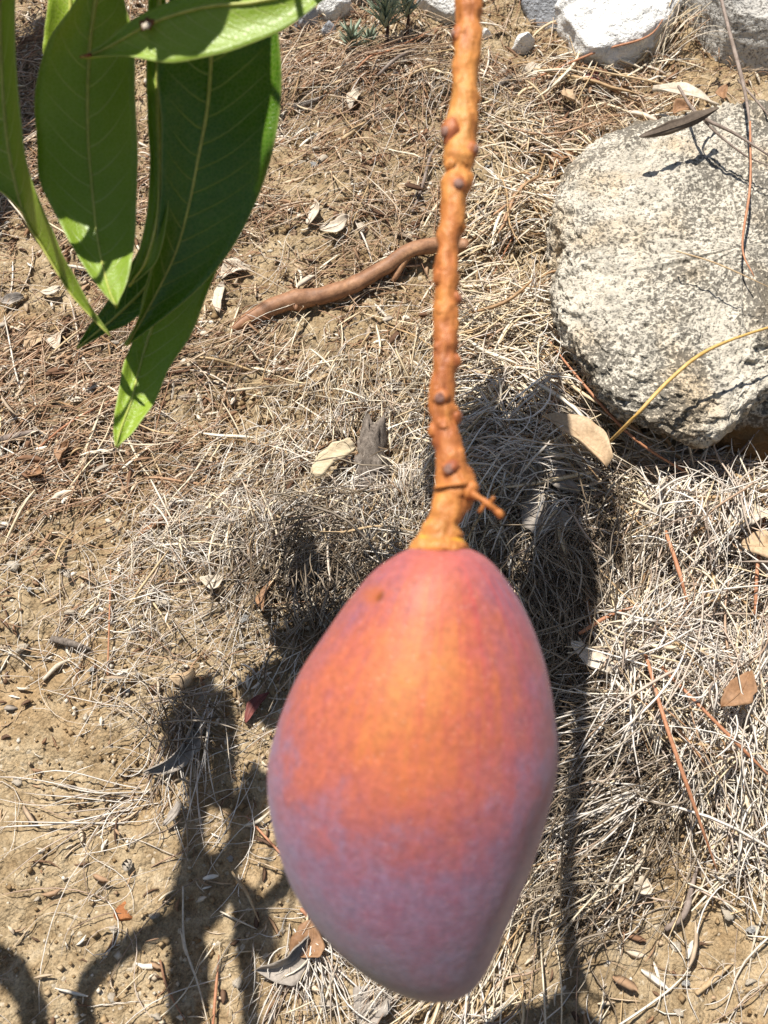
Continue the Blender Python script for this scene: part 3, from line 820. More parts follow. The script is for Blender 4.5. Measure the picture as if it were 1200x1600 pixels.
# tufts: blades that fan from a root
def tuft(px, py, n, head, spread, L, lift, mat, w=(.0004, .0011), sprd=.007, curl=.28, **kw):
    u0, v0, _ = drop(px, py)
    u0 = u0 + RNG.normal(0, sprd, n); v0 = v0 + RNG.normal(0, sprd, n)
    th = RNG.normal(head, spread, n)
    Lg = RNG.uniform(.45, 1.1, n) * L
    seg = 9
    t = np.linspace(0, 1, seg + 1)
    a = th[:, None] + RNG.normal(0, curl, n)[:, None] * t + RNG.normal(0, .18, n)[:, None] * np.sin(RNG.uniform(3, 8, n)[:, None] * t)
    cu = u0[:, None] + np.cumsum(np.cos(a), 1) * (Lg / seg)[:, None]; cv = v0[:, None] + np.cumsum(np.sin(a), 1) * (Lg / seg)[:, None]
    up = RNG.uniform(.3, 1, n) * lift
    h = relief(cu, cv) + .001 + up[:, None] * np.sin(np.clip(t * 1.25, 0, 1) * np.pi * .8) + RNG.uniform(0, .006, n)[:, None] * t
    C = S(cu, cv, h)
    T = unit(np.gradient(C, axis=1)); nb = np.array([0, -SN, CS])
    A = unit(np.cross(T, nb)); B = np.cross(A, T)
    wd = RNG.uniform(*w, n)[:, None] * np.minimum(1, (1.05 - t) * 3)[None, :] / 2
    V = np.stack([C + A * wd[..., None], C - A * wd[..., None], C + B * wd[..., None] * .8], 2)
    F = grid_faces(seg + 1, 3, True)[None] + (np.arange(n) * (seg + 1) * 3)[:, None, None]
    return mesh('grass_tuft', V.reshape(-1, 3), F.reshape(-1, 4), mat, loc=S(*[float(np.mean(q)) for q in (u0, v0)], float(relief(u0.mean(), v0.mean()))), cat='grass tuft', **kw)

def tilt_of(px, py, qx, qy):
    a = on_bank(px, py); b = on_bank(qx, qy)
    return math.atan2(b[1] - a[1], b[0] - a[0]), math.hypot(b[0] - a[0], b[1] - a[1])
for (p, q, nn, spr, lift, mt, lab) in [  # four tufts by the fruit have shade put into their straw colour
    ((1000, 1010), (1170, 1250), 60, .35, .014, GREYSTRAW, 'grey straw tuft fanning down to the right edge below the oval leaf'),
    ((1130, 1110), (880, 1300), 90, .30, .018, SHADESTRAW, 'grey straw tuft leaning down left beside the right flank of the mango'),
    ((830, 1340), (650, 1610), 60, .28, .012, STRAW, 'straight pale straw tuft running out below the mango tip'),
    ((900, 1120), (940, 900), 90, .45, .020, SHADESTRAW, 'shaded straw tuft right of the upper half of the mango'),
    ((800, 700), (730, 590), 46, .5, .022, SHADESTRAW, 'tan dry grass tuft right of the knobbly stalk'),
    ((470, 950), (560, 830), 60, .5, .020, SHADESTRAW, 'brown grass tuft behind the left shoulder of the mango'),
    ((935, 640), (840, 440), 60, .22, .016, STRAW, 'long golden straw tuft along the left foot of the boulder'),
    ((960, 700), (1130, 760), 70, .35, .016, STRAW, 'straw tuft spilling right under the overhanging boulder'),
    ((1010, 100), (1060, 10), 60, .5, .03, STRAW, 'dry grass tuft between the white rock and the corner rock'),
    ((235, 1255), (40, 1292), 16, .13, .006, GREYSTRAW, 'thin root-like pale straw spray on bare soil at lower left'),
    ((500, 130), (700, 60), 40, .25, .018, NEEDLE, 'brown needle cluster below the green sprigs'),
    ((430, 800), (640, 830), 50, .5, .014, GREYSTRAW, 'flattened grey straw tuft left of the mango stalk base'),
    ((320, 1085), (270, 1260), 22, .40, .012, GREYSTRAW, 'grey straw tuft over the dark curled leaf at lower left'),
    ((480, 1450), (520, 1600), 46, .5, .010, GREYSTRAW, 'curly straw tuft beside the lower left of the mango'),
    ((1020, 1225), (850, 1300), 46, .22, .040, GREYSTRAW, 'wide grey straw tuft crossing the stalk shadow beside the mango'),
    ((1000, 1110), (850, 1190), 40, .25, .040, GREYSTRAW, 'upper straw tuft crossing toward the right flank of the mango'),
    ((985, 1345), (840, 1385), 36, .22, .030, STRAW, 'pale straw tuft crossing the shade beside the mango tip'),
    ((930, 1450), (1010, 1340), 22, .25, .010, GREYSTRAW, 'short frayed straw tuft on bare soil at lower right')]:
    a, L_ = tilt_of(*p, *q)
    tuft(*p, nn, a, spr, L_ * 1.15, lift, mt, label=lab)

# soil crumbs
def crumbs(n):
    u, v = scatter(n, lambda a, b, c, d: np.clip(.55 * patchy(c, d, 14, 71) + 0 * a, 0, 1))
    n = len(u)
    ico = np.array([[1, 0, 0], [0, 1, 0], [-1, 0, 0], [0, -1, 0], [0, 0, 1], [0, 0, -1.]])
    f = np.array([[0, 1, 4], [1, 2, 4], [2, 3, 4], [3, 0, 4], [1, 0, 5], [2, 1, 5], [3, 2, 5], [0, 3, 5]])
    r = (RNG.gamma(2.5, .00040, n)).clip(.0003, .0030)
    J = ico[None] * RNG.uniform(.6, 1.25, (n, 6, 1)) * r[:, None, None] * RNG.uniform(.7, 1.3, (n, 1, 3))
    V = S(u[:, None] + J[..., 0], v[:, None] + J[..., 1], relief(u, v)[:, None] + J[..., 2] + r[:, None] * .3 + .0008)
    F = f[None] + (np.arange(n) * 6)[:, None, None]
    mesh('soil_crumbs', V.reshape(-1, 3), F.reshape(-1, 3), CRUMB, loc=(0, 0, 0), smooth=False,
         label='sand grains and crumbs loose on the soil', cat='gravel', kind='stuff')
crumbs(42000)

# ------------------------------------------------------------------ single sticks, needles and stalks
def stick(name, pts, r, mat, label, cat, group=None, sides=7, n=None, nz=.12, seed=0, taper=(.8, 1, .35), parent=None):
    """pts: (photo x, photo y, metres over the soil)"""
    Q = []
    for (px, py, h) in pts:
        u, v, hh = drop(px, py, h)
        Q.append(S(u, v, hh))
    Q = np.array(Q, float).reshape(-1, 3)
    n = n or max(8, 5 * len(pts))
    P = spline(Q, n)
    t = np.linspace(0, 1, n)
    R = r * np.interp(t, np.linspace(0, 1, len(taper)), taper)
    V, F = tube(P, R, sides, True, nz, seed)
    return mesh(name, V, F, mat, parent=parent, label=label, cat=cat, group=group)

# the thick red-brown branch
br = [(362, 515, .004), (400, 492, .005), (445, 473, .006), (500, 462, .007), (548, 447, .009), (600, 418, .012), (640, 392, .013), (690, 382, .012), (730, 384, .010)]
Q = np.array([S(*drop(*p)) for p in br]).reshape(-1, 3)
P = spline(Q, 60)
t = np.linspace(0, 1, 60)
R = np.interp(t, [0, .05, .15, .3, .42, .5, .62, .8, 1], [.0020, .0044, .0060, .0068, .0066, .0058, .0056, .0058, .0052])
R = R + .0010 * np.exp(-((t - .29) / .03) ** 2) + .0009 * np.exp(-((t - .52) / .02) ** 2)
V, F = tube(P, R, 18, True, .16, 4)
branch = mesh('fallen_branch', V, F, BARK, label='smooth red-brown fallen branch lying across the slope behind the stalk', cat='branch')
V, F = tube(spline([P[17], P[17] + S(-.001, -.006, .004), P[17] + S(-.002, -.009, .0035)], 6), [.004, .0032, .0016], 10, True, .1, 3) if False else tube(np.linspace(P[17], P[17] + S(.001, -.010, .002), 6), [.0045, .0042, .0036, .0028, .0018, .0009], 10, True, .1, 3)
mesh('knot', V, F, BARK, parent=branch)
V, F = tube(np.linspace(P[44], P[44] + S(-.012, -.020, -.010), 6), [.0046, .0038, .0034, .0030, .0028, .0018], 10, True, .1, 5)
mesh('side_spur', V, F, BARK, parent=branch)

# weathered stump
u, v, h = drop(585, 800)
su = []
q0 = S(u, v, h - .004); q1 = np.array(S(*drop(583, 668, .026))).reshape(3)
P = np.linspace(q0.reshape(3), q1, 26); t = np.linspace(0, 1, 26)
V, F = tube(P, .0125 * np.interp(t, [0, .5, .9, 1], [1.15, 1.0, .8, .6]), 26, True, .55, 8, .55)
V = np.asarray(V)
ax_ = unit(P[-1] - P[0]); k_ = np.clip((V - P[0]) @ ax_ / np.linalg.norm(P[-1] - P[0]), 0, 1)
V = V + ax_ * (np.clip((k_ - .45) / .55, 0, 1) * .020 * vn2(V[:, 0] * 330, V[:, 1] * 330, 4))[:, None]
V = V + .0022 * np.stack([vn3(V[:, 0] * 420, V[:, 1] * 60, V[:, 2] * 60, s_) for s_ in (1, 2, 3)], -1) * 2
mesh('stump', V, F, GREYWOOD, label='weathered grey splintered stump standing left of the stalk base', cat='stump')

STK = [
 ('golden stalk arching from the straw over the lower right of the boulder', 'grass_stalk', 'stalk', [(930, 712, .016), (985, 658, .085), (1050, 590, .100), (1110, 545, .102), (1200, 512, .100), (1260, 500, .098)], .0013, TWIGGOLD),
 ('long straight orange needle right of the mango pointing down', 'pine_needle', 'needle', [(1008, 1020, .044), (1040, 1130, .050), (1085, 1260, .042), (1121, 1362, .020)], .0013, TWIGORANGE),
 ('orange needle slanting down to the right edge beside the straw', 'pine_needle', 'needle', [(1032, 1040, .044), (1110, 1120, .050), (1170, 1180, .048), (1215, 1225, .042)], .0011, TWIGORANGE),
 ('short thick tan stalk lying over the shaded straw right of the mango', 'grass_stalk', 'stalk', [(905, 990, .034), (950, 963, .038), (1000, 945, .036)], .0013, TWIGORANGE),
 ('dark grey twig hanging down over the top right of the boulder', 'twig', 'twig', [(1120, -30, .07), (1140, 50, .07), (1163, 140, .085), (1176, 225, .095)], .0016, TWIGGREY),
 ('thin dark twig crossing the boulder top towards the right edge', 'twig', 'twig', [(1060, 135, .075), (1090, 178, .092), (1150, 210, .096), (1215, 252, .096)], .0013, TWIGGREY),
 ('brown twig slanting to the right edge above the boulder', 'twig', 'twig', [(1153, 125, .06), (1180, 155, .075), (1225, 210, .08)], .0009, TWIGGREY),
 ('reddish needle bent in an elbow hanging down the boulder face', 'pine_needle', 'needle', [(1172, 190, .098), (1172, 290, .090), (1160, 385, .084), (1178, 432, .083)], .0009, TWIGORANGE),
 ('short twig joining the two pointed leaves on the boulder top', 'twig', 'twig', [(1120, 170, .085), (1098, 185, .09), (1160, 240, .085), (1210, 262, .085)], .0009, TWIGGREY),
 ('thin pale stalk lying slantwise over the middle of the boulder', 'grass_stalk', 'stalk', [(1056, 392, .092), (1120, 412, .094), (1205, 450, .094)], .0006, TWIGTAN),
 ('upright pale stalk against the lower edge of the boulder', 'grass_stalk', 'stalk', [(1070, 635, .070), (1076, 690, .045), (1090, 755, .012)], .0009, TWIGPALE),
 ('pale stalk crossing above the boulder towards the pointed leaves', 'grass_stalk', 'stalk', [(900, 104, .012), (960, 116, .020), (1030, 130, .026), (1060, 143, .028)], .0009, TWIGTAN),
 ('orange-brown stalk arching below the white rock', 'grass_stalk', 'stalk', [(830, 125, .008), (930, 82, .018), (1010, 58, .028), (1040, 25, .03)], .0010, TWIGORANGE),
 ('long reddish stalk leaning from the straw to the foot of the boulder', 'grass_stalk', 'stalk', [(1075, 740, .03), (985, 680, .045), (895, 580, .042), (850, 520, .03)], .0010, TWIGORANGE),
 ('tall pale stalk beside the left edge of the boulder', 'grass_stalk', 'stalk', [(846, 520, .012), (858, 400, .022), (846, 330, .024)], .0006, TWIGPALE),
 ('thin dark stem rising right of the knobbly stalk', 'grass_stalk', 'stalk', [(808, 380, .008), (800, 300, .016), (788, 210, .018)], .0006, TWIGTAN),
 ('slanted reddish stem crossing the dark stem right of the stalk', 'grass_stalk', 'stalk', [(765, 440, .006), (820, 340, .012), (880, 280, .014)], .0006, TWIGORANGE),
 ('forked grey twig lying on soil above the fallen branch', 'twig', 'twig', [(644, 332, .003), (660, 290, .005), (672, 245, .005), (685, 225, .004)], .0013, TWIGGREY),
 ('pale root piece curving right of the stalk at upper middle', 'twig', 'twig', [(815, 225, .004), (822, 200, .006), (845, 188, .006), (870, 178, .004)], .0018, TWIGPALE),
 ('short grey peg of wood lying right of the stalk near the top', 'twig', 'twig', [(776, 136, .004), (790, 126, .005), (804, 117, .004)], .0026, GREYWOOD),
 ('tan stick lying on the soil above the fallen branch at left', 'twig', 'twig', [(535, 218, .004), (552, 204, .005), (572, 190, .004)], .0022, TWIGTAN),
 ('dark stick half buried at top left beside the large leaf', 'twig', 'twig', [(458, 168, .002), (480, 160, .004), (505, 150, .002)], .0028, GREYWOOD),
 ('curved grey twig below the green sprigs', 'twig', 'twig', [(590, 118, .010), (620, 92, .014), (650, 76, .012), (672, 60, .008)], .0016, TWIGGREY),
 ('bowed tan stalk below the curved grey twig', 'grass_stalk', 'stalk', [(640, 118, .006), (670, 104, .009), (712, 100, .006)], .0009, TWIGTAN),
 ('long brown stalk arching past the green sprigs', 'grass_stalk', 'stalk', [(555, 110, .008), (580, 88, .014), (612, 78, .014), (690, 40, .008)], .0009, TWIGORANGE),
 ('grey wooden chip with a dark shadow at middle left', 'twig', 'twig', [(80, 998, .005), (108, 1004, .005), (142, 1014, .004)], .0027, GREYWOOD),
 ('bone-pale stick lying below the grey wooden chip', 'twig', 'twig', [(68, 1062, .003), (90, 1040, .004), (114, 1028, .003)], .0015, TWIGPALE),
 ('thin orange needle standing nearly upright at left', 'pine_needle', 'needle', [(168, 1055, .004), (171, 960, .007), (173, 890, .005)], .0006, TWIGORANGE),
 ('dark thorny twig lying above the dark curled leaf', 'twig', 'twig', [(220, 1102, .006), (260, 1092, .009), (300, 1086, .008), (345, 1084, .005)], .0008, TWIGGREY),
 ('dark brown twig over the dry grass behind the mango shoulder', 'twig', 'twig', [(355, 900, .006), (400, 865, .016), (450, 825, .026), (530, 800, .03)], .0010, TWIGGREY),
 ('second brown twig rising over the grass behind the mango shoulder', 'twig', 'twig', [(470, 828, .024), (530, 832, .03), (590, 822, .03), (650, 830, .024)], .0009, TWIGTAN),
 ('long pale straw stem lying left of the mango', 'grass_stalk', 'stalk', [(385, 1275, .004), (440, 1335, .005), (470, 1362, .004)], .0008, TWIGORANGE),
 ('short pale stalk touching the left edge of the mango', 'grass_stalk', 'stalk', [(383, 1290, .006), (405, 1282, .007), (428, 1262, .006)], .0011, TWIGPALE),
 ('thin pale stem running down through the leaf shadow', 'grass_stalk', 'stalk', [(286, 1385, .004), (288, 1470, .005), (310, 1540, .005), (326, 1604, .004)], .0007, TWIGPALE),
 ('rusty needle standing at the bottom edge in the leaf shadow', 'pine_needle', 'needle', [(332, 1608, .005), (337, 1550, .006), (342, 1492, .005)], .0009, TWIGORANGE),
 ('thin dark root line crossing the leaf shadow at bottom left', 'twig', 'twig', [(250, 1500, .003), (262, 1545, .003), (292, 1600, .003)], .0008, BARK),
 ('bent tan straw in the shadow left of the mango', 'grass_stalk', 'stalk', [(362, 1362, .006), (385, 1395, .008), (405, 1440, .006)], .0009, TWIGTAN),
 ('thin white thread-like stem in the leaf shadow', 'grass_stalk', 'stalk', [(344, 1424, .003), (372, 1438, .005), (402, 1452, .004)], .0006, TWIGPALE),
 ('rusty stalk emerging below the lower left of the mango', 'grass_stalk', 'stalk', [(470, 1420, .008), (520, 1470, .008), (590, 1532, .006)], .0014, TWIGORANGE),
 ('tan bent grass stem in the shade right of the mango', 'grass_stalk', 'stalk', [(840, 1350, .010), (880, 1372, .013), (898, 1394, .010)], .0012, TWIGTAN),
 ('pale stem crossing the shade to the lower right of the mango', 'grass_stalk', 'stalk', [(902, 1436, .010), (950, 1395, .014), (1000, 1350, .014), (1010, 1300, .01)], .0011, TWIGPALE),
 ('fine white stem running down the lower right soil', 'grass_stalk', 'stalk', [(1196, 1330, .004), (1192, 1420, .005), (1176, 1480, .004), (1168, 1540, .003)], .0007, TWIGPALE),
 ('stout tan stick on the bare soil at lower right', 'twig', 'twig', [(1088, 1552, .003), (1115, 1530, .003), (1146, 1504, .002)], .0017, TWIGTAN),
 ('frayed grey root lying on soil below the orange needle tip', 'twig', 'twig', [(1040, 1452, .006), (1068, 1430, .008), (1080, 1390, .008), (1092, 1345, .007)], .0019, TWIGGREY),
 ('thin brown stalk lying on soil left of the mango leaf tips', 'pine_needle', 'needle', [(60, 700, .004), (110, 660, .006), (200, 610, .005)], .0008, TWIGORANGE),
 ('grey stick at the far left edge below the mango leaves', 'twig', 'twig', [(-10, 690, .005), (20, 682, .006), (60, 672, .004)], .0026, TWIGGREY),
 ('smooth tan stick lying on needles in the middle of the slope', 'twig', 'twig', [(462, 606, .004), (500, 592, .006), (542, 568, .005)], .0018, TWIGTAN),
 ('brown stick lying on the straw at middle left', 'twig', 'twig', [(218, 836, .004), (240, 820, .006), (268, 800, .005)], .0018, BARK),
 ('two-strand pale stalk crossing behind the tips of the mango leaves', 'grass_stalk', 'stalk', [(-10, 285, .010), (40, 345, .012), (95, 425, .008)], .0008, TWIGPALE),
 ('pale stalk lying on the straw between leaf tip and stump', 'grass_stalk', 'stalk', [(355, 612, .006), (400, 606, .008), (470, 600, .006)], .0011, TWIGPALE),
 ('knobbed grey twig under the overhang of the boulder', 'twig', 'twig', [(1100, 768, .012), (1140, 725, .026), (1186, 672, .034)], .0012, TWIGGREY),
 ('tan stalk at the right edge under the boulder', 'grass_stalk', 'stalk', [(1150, 742, .030), (1190, 762, .036), (1240, 785, .030)], .0015, TWIGTAN),
 ('grey branching stalk lying on the straw at the right edge', 'twig', 'twig', [(1080, 800, .03), (1140, 776, .04), (1215, 730, .04)], .0012, TWIGPALE),
 ('dark vertical stem in the straw at the right edge', 'grass_stalk', 'stalk', [(1180, 960, .026), (1184, 880, .034), (1196, 800, .032)], .0012, TWIGORANGE),
 ('brown stem slanting through the straw right of the shadow', 'grass_stalk', 'stalk', [(1040, 830, .03), (1060, 890, .036), (1075, 945, .03)], .0014, TWIGORANGE),
]
for k, (lab, nm, cat, pts, r, mt) in enumerate(STK):
    stick(nm, pts, r, mt, lab, cat, seed=k)

# ------------------------------------------------------------------ dead leaves, chips
def litter_leaf(name, px, py, px2, py2, w, mat, label, h=.004, cup=.25, bend=.15, tilt=0.0, h2=None, twist=0.0, pw=.75, rib=True, cat='dry leaf', solid=.0005):
    """a dead leaf from tip to tip (two photo positions), cupped, bent and tilted"""
    a = np.array(S(*drop(px, py, h))).reshape(3); b = np.array(S(*drop(px2, py2, h if h2 is None else h2))).reshape(3)
    nb = np.array([0, -SN, CS])
    L_ = np.linalg.norm(b - a); T = (b - a) / L_
    A = unit(np.cross(T, nb)); B = np.cross(A, T)
    ns, nc = 17, 9
    s = np.linspace(0, 1, ns)[:, None]; c = np.linspace(-1, 1, nc)[None, :]
    wd = w / 2 * np.power(np.sin(np.pi * np.clip(s * .98 + .01, 0, 1)), pw) * (1 + .05 * np.sin(s * 19))
    roll = tilt + twist * (s - .5)
    rs = np.random.default_rng(int(px * 7 + py))
    wd = wd * (1 + .22 * vn2(s * 6 + px, s * 0 + py, 5) + .22 * np.sign(c) * vn2(s * 7 + py, s * 0 + 3, 9))
    x = c * wd + rs.choice([-1, 1]) * w * rs.uniform(.15, .5) * np.sin(np.pi * s); z = cup * wd * (c ** 2) + bend * L_ * 4 * s * (1 - s) * .25 + .28 * w * vn2(s * 3 + px, c * 1.6 + 0 * s, 3) + rs.uniform(-.3, .3) * w * s * c
    Av = A * np.cos(roll)[..., None] + B * np.sin(roll)[..., None]; Bv = -A * np.sin(roll)[..., None] + B * np.cos(roll)[..., None]
    P = a + (b - a) * s[..., None] + Av * x[..., None] + Bv * z[..., None]
    o = mesh(name, P.reshape(-1, 3), grid_faces(ns, nc), mat, solid=solid, label=label, cat=cat)
    if rib:
        mid = P[:, nc // 2] + Bv[:, 0] * .0003
        V, F = tube(mid, .0005 * np.linspace(1, .4, ns), 5, True)
        mesh('midrib', V, F, mat, parent=o)
    return o

LV = [
 ('tan pointed dead leaf resting above the boulder top', 1020, 137, 1122, 168, .020, LEAF_PALE, .034, .3, .1, .3),
 ('dark pointed dead leaf with upturned edge lying across the boulder top', 1000, 214, 1122, 168, .0085, LEAF_DARK, .098, -.3, .10, -1.0),
 ('curled tan leaf standing on edge below the left foot of the boulder', 846, 652, 952, 724, .017, LEAF_TAN, .056, .7, .08, .45),
 ('olive grey leaf lying in the dark shade right of the stalk base', 790, 724, 860, 752, .018, LEAF_GREY, 0.03, .3, .1, .1),
 ('broad grey leaf in the shade below the curled tan leaf', 822, 764, 890, 815, .024, LEAF_GREY, 0.028, .2, .1, -.1),
 ('narrow grey leaf beside the curled tan leaf in shade', 855, 705, 905, 770, .016, LEAF_GREY, 0.028, .2, .1, .2),
 ('oval brown-grey leaf on the straw near the right edge', 1128, 1104, 1172, 1048, .015, LEAF_BROWN, .052, .2, .05, .1),
 ('pale leaf lying along the edge of the shade right of the mango', 893, 1003, 968, 1052, .011, LEAF_PALE, 0.034, .2, .1, .0),
 ('pale broken leaf at the right edge beneath the boulder', 1135, 828, 1215, 805, .016, LEAF_PALE, 0.036, .2, .1, .0),
 ('second pale leaf at the right edge above the straw', 1160, 850, 1215, 838, .02, LEAF_TAN, 0.04, .2, .1, .2),
 ('dark grey curled leaf in the shadow at lower left', 226, 1206, 312, 1118, .013, LEAF_GREY, .012, 1.3, .25, -.9),
 ('small grey curled leaf below the dark curled leaf', 255, 1290, 282, 1250, .006, LEAF_GREY, .008, .6, .1, .4),
 ('cupped tan leaf sitting on the soil above the dark curled leaf', 265, 1058, 304, 1048, .010, LEAF_TAN, .008, -.8, .25, .3),
 ('thin crimson leaf left of the mango', 384, 1130, 420, 1082, .007, LEAF_RED, .006, .3, .1, .1),
 ('grey-brown leaf lying beside the lower left of the mango', 400, 1518, 482, 1462, .018, LEAF_GREY, .010, .8, .1, -.5),
 ('brown leaf partly hidden behind the lower left of the mango', 455, 1490, 490, 1440, .018, LEAF_BROWN, .008, .3, .1, .3),
 ('narrow brown leaf upright behind the left shoulder of the mango', 412, 955, 430, 905, .010, LEAF_BROWN, .014, .5, .1, .8),
 ('pale sliver leaf on the straw left of the mango shoulder', 312, 903, 350, 900, .009, LEAF_PALE, .008, .3, .1, .0),
 ('pale leaf standing among needles left of the stalk', 480, 350, 492, 312, .010, LEAF_PALE, .006, .3, .1, .3),
 ('pale leaf lying flat beside the standing pale leaf', 500, 358, 542, 338, .011, LEAF_PALE, .005, .3, .1, .0),
 ('small white leaf fragment on soil at upper middle', 546, 168, 565, 138, .010, LEAF_PALE, .006, .3, .1, .2),
 ('pale leaf under the right edge of the large dark mango leaf', 344, 434, 392, 420, .013, LEAF_PALE, .005, .3, .1, .0),
 ('thin pale leaf standing below the large dark mango leaf', 342, 488, 348, 440, .009, LEAF_PALE, .006, .3, .1, .4),
 ('brown pointed leaf upright on the soil below the mango leaves', 94, 722, 108, 690, .011, LEAF_BROWN, .007, .5, .1, .6),
 ('orange-brown curled leaf at far left', 36, 745, 60, 728, .014, LEAF_BROWN, .005, .5, .1, .2),
 ('tan leaf scrap among needles at left', 92, 548, 102, 515, .012, LEAF_PALE, .006, .3, .1, .2),
 ('pale leaf scrap lying under the mango leaf tips', 40, 545, 68, 522, .012, LEAF_TAN, .005, .3, .1, .0),
 ('grey leaf among needles at the left edge', 0, 470, 36, 462, .009, LEAF_GREY, .005, .3, .1, .0),
 ('bright leaf sliver lying left of the mango leaf tips', 64, 456, 94, 448, .007, LEAF_PALE, .006, .3, .1, .0),
 ('dark brown leaf on soil above the boulder', 860, 265, 900, 240, .012, LEAF_BROWN, .008, .4, .1, .0),
 ('reddish leaf scrap below the white rock', 912, 124, 934, 116, .010, LEAF_RED, .008, .4, .1, .0),
 ('tan folded leaf right of the reddish leaf scrap', 880, 140, 898, 158, .012, LEAF_TAN, .008, .5, .1, .2),
 ('brown leaf tucked above the boulder between the pointed leaves', 1052, 178, 1078, 170, .012, LEAF_BROWN, .05, .4, .1, .0),
 ('brown leaf standing at the right above the boulder', 1132, 156, 1140, 130, .010, LEAF_BROWN, .03, .4, .1, .5),
 ('grey bark-like leaf at the bottom edge left of centre', 560, 1600, 612, 1552, .020, LEAF_GREY, .007, .4, .1, .1),
 ('small brown leaf in the straw left of the boulder', 842, 585, 866, 572, .012, LEAF_BROWN, .016, .3, .1, .1),
 ('tan leaf fragment in the straw right of the stalk', 800, 605, 824, 598, .012, LEAF_TAN, .014, .3, .1, .1),
 ('pale seed husk on bare soil below the shade at lower right', 992, 1392, 1008, 1368, .010, LEAF_PALE, .012, .8, .2, .3),
]
for (lab, a, b_, c, d, w, mt, h, cup, bend, tl) in LV:
    litter_leaf('dry_leaf', a, b_, c, d, w, mt, lab, h, cup, bend, tl)
litter_leaf('bark_chip', 490, 742, 552, 692, .012, CHIP, 'pale flat bark chip leaning beside the grey stump', .020, .05, .02, .1, pw=.25, rib=False, cat='bark chip', solid=.0015)
litter_leaf('bark_chip', 815, 228, 835, 200, .009, TWIGPALE, 'pale ragged bark chip right of the stalk below the pale root', .006, .2, .1, .3, pw=.3, rib=False, cat='bark chip', solid=.001)

# ------------------------------------------------------------------ green sprigs at the top
def sprig(px, py, hgt, nl, label, ll=.012):
    u, v, h = drop(px, py)
    base = np.array(S(u, v, h)).reshape(3)
    o = empty('plant', base, label=label, cat='plant')
    up = np.array([0, -.15, 1.0]); up /= np.linalg.norm(up)
    P = base + up * np.linspace(-.003, hgt, 9)[:, None] + np.stack([.002 * np.sin(np.linspace(0, 4, 9)), 0 * np.ones(9), 0 * np.ones(9)], -1)
    V, F = tube(P, np.linspace(.0018, .0009, 9), 8, True, .15, 2)
    mesh('stem', V, F, SPRIGSTEM, parent=o)
    for k in range(nl):
        f = .35 + .65 * k / nl
        s0 = base + up * hgt * f
        a = k * 2.4
        out = np.array([math.cos(a), math.sin(a), 0]) * random.uniform(.6, 1.3) + up * random.uniform(.2, 1.3)
        out /= np.linalg.norm(out)
        L_ = ll * random.uniform(.8, 1.2)
        t = np.linspace(0, 1, 6)
        C = s0 + out * (L_ * t)[:, None] + up * (L_ * .18 * t * t)[:, None]
        V, F = tube(C, .0014 * np.sin(np.pi * (.12 + .84 * t)) ** .8, 6, True, 0, 1, .45)
        mesh('leaf', V, F, SPRIG, parent=o)
    return o
sprig(602, 78, .050, 84, 'tall grey-green sprig growing at the top beside the pale rock', .020)
sprig(550, 90, .020, 26, 'short grey-green sprig standing left of the tall sprig', .014)
sprig(577, 84, .014, 20, 'smallest grey-green sprig between the two other sprigs', .011)
sprig(634, 56, .042, 50, 'bright green sprig leaning behind the tall grey-green sprig', .016)

# ------------------------------------------------------------------ the mango and its stalk
ROWS = [(858, 652, 722), (862, 634, 742), (875, 610, 764), (900, 577, 787), (945, 541, 816), (1000, 502, 841), (1060, 464, 858), (1120, 439, 868), (1190, 421, 872),
        (1260, 423, 862), (1330, 440, 845), (1390, 466, 822), (1440, 499, 799), (1488, 546, 776), (1520, 590, 755), (1539, 628, 733), (1548, 662, 712), (1551, 688, 692)]
def mango_depth(py):
    return .300 + (py - 862) / (1557 - 862) * .0226
def build_mango():
    R = np.array(ROWS, float)
    n = 90
    tt = np.linspace(0, 1, len(R))
    RS = spline(R, n)
    y, l, r = RS.T
    dep = mango_depth(y)
    c = pt((l + r) / 2, y, dep); hw = (r - l) / 2 / FPX * dep
    top = pt(np.array([688.]), np.array([860.]), np.array([.300]))[0]; bot = pt(np.array([676.]), np.array([1559.]), np.array([.3226]))[0]
    ax = unit(top - bot)
    X = unit(RGT - ax * (RGT @ ax)); Y = np.cross(ax, X)        # Y points away from or toward the viewer
    if Y @ FWD < 0: Y = -Y
    m = 96
    th = np.linspace(0, 2 * np.pi, m, endpoint=False)
    P = c[:, None, :] + hw[:, None, None] * (np.cos(th)[None, :, None] * X + .84 * np.sin(th)[None, :, None] * Y)
    s = (y - 860) / 699.
    g = 1 + .020 * fbm3(P[..., 0] * 38, P[..., 1] * 38, P[..., 2] * 38, 3, 3)
    dth = (th[None, :] - 5.85 + np.pi) % (2 * np.pi) - np.pi        # the beak side is hollowed towards the tip
    g = g - .095 * np.exp(-(dth / .40) ** 2 - ((s[:, None] - .76) / .20) ** 2)
    P = c[:, None, :] + (P - c[:, None, :]) * g[..., None]
    U = .5 + .5 * np.cos(th)[None, :] + 0 * s[:, None]
    UV = np.stack([U, s[:, None] + 0 * U], -1).reshape(-1, 2)
    V = P.reshape(-1, 3)
    F = grid_faces(n, m, True).tolist()
    V = np.vstack([V, c[0], c[-1] - ax * .0002]); UV = np.vstack([UV, [.5, 0], [.5, 1]])
    for j in range(m):
        k = (j + 1) % m
        F += [[k, j, n * m], [(n - 1) * m + j, (n - 1) * m + k, n * m + 1]]
    o = empty('mango', bot, label='ripening orange and purple mango hanging from a knobbly orange stalk', cat='mango')
    f = mesh('fruit', V, F, MANGO, parent=o, uv=UV)
    return o
mango = build_mango()
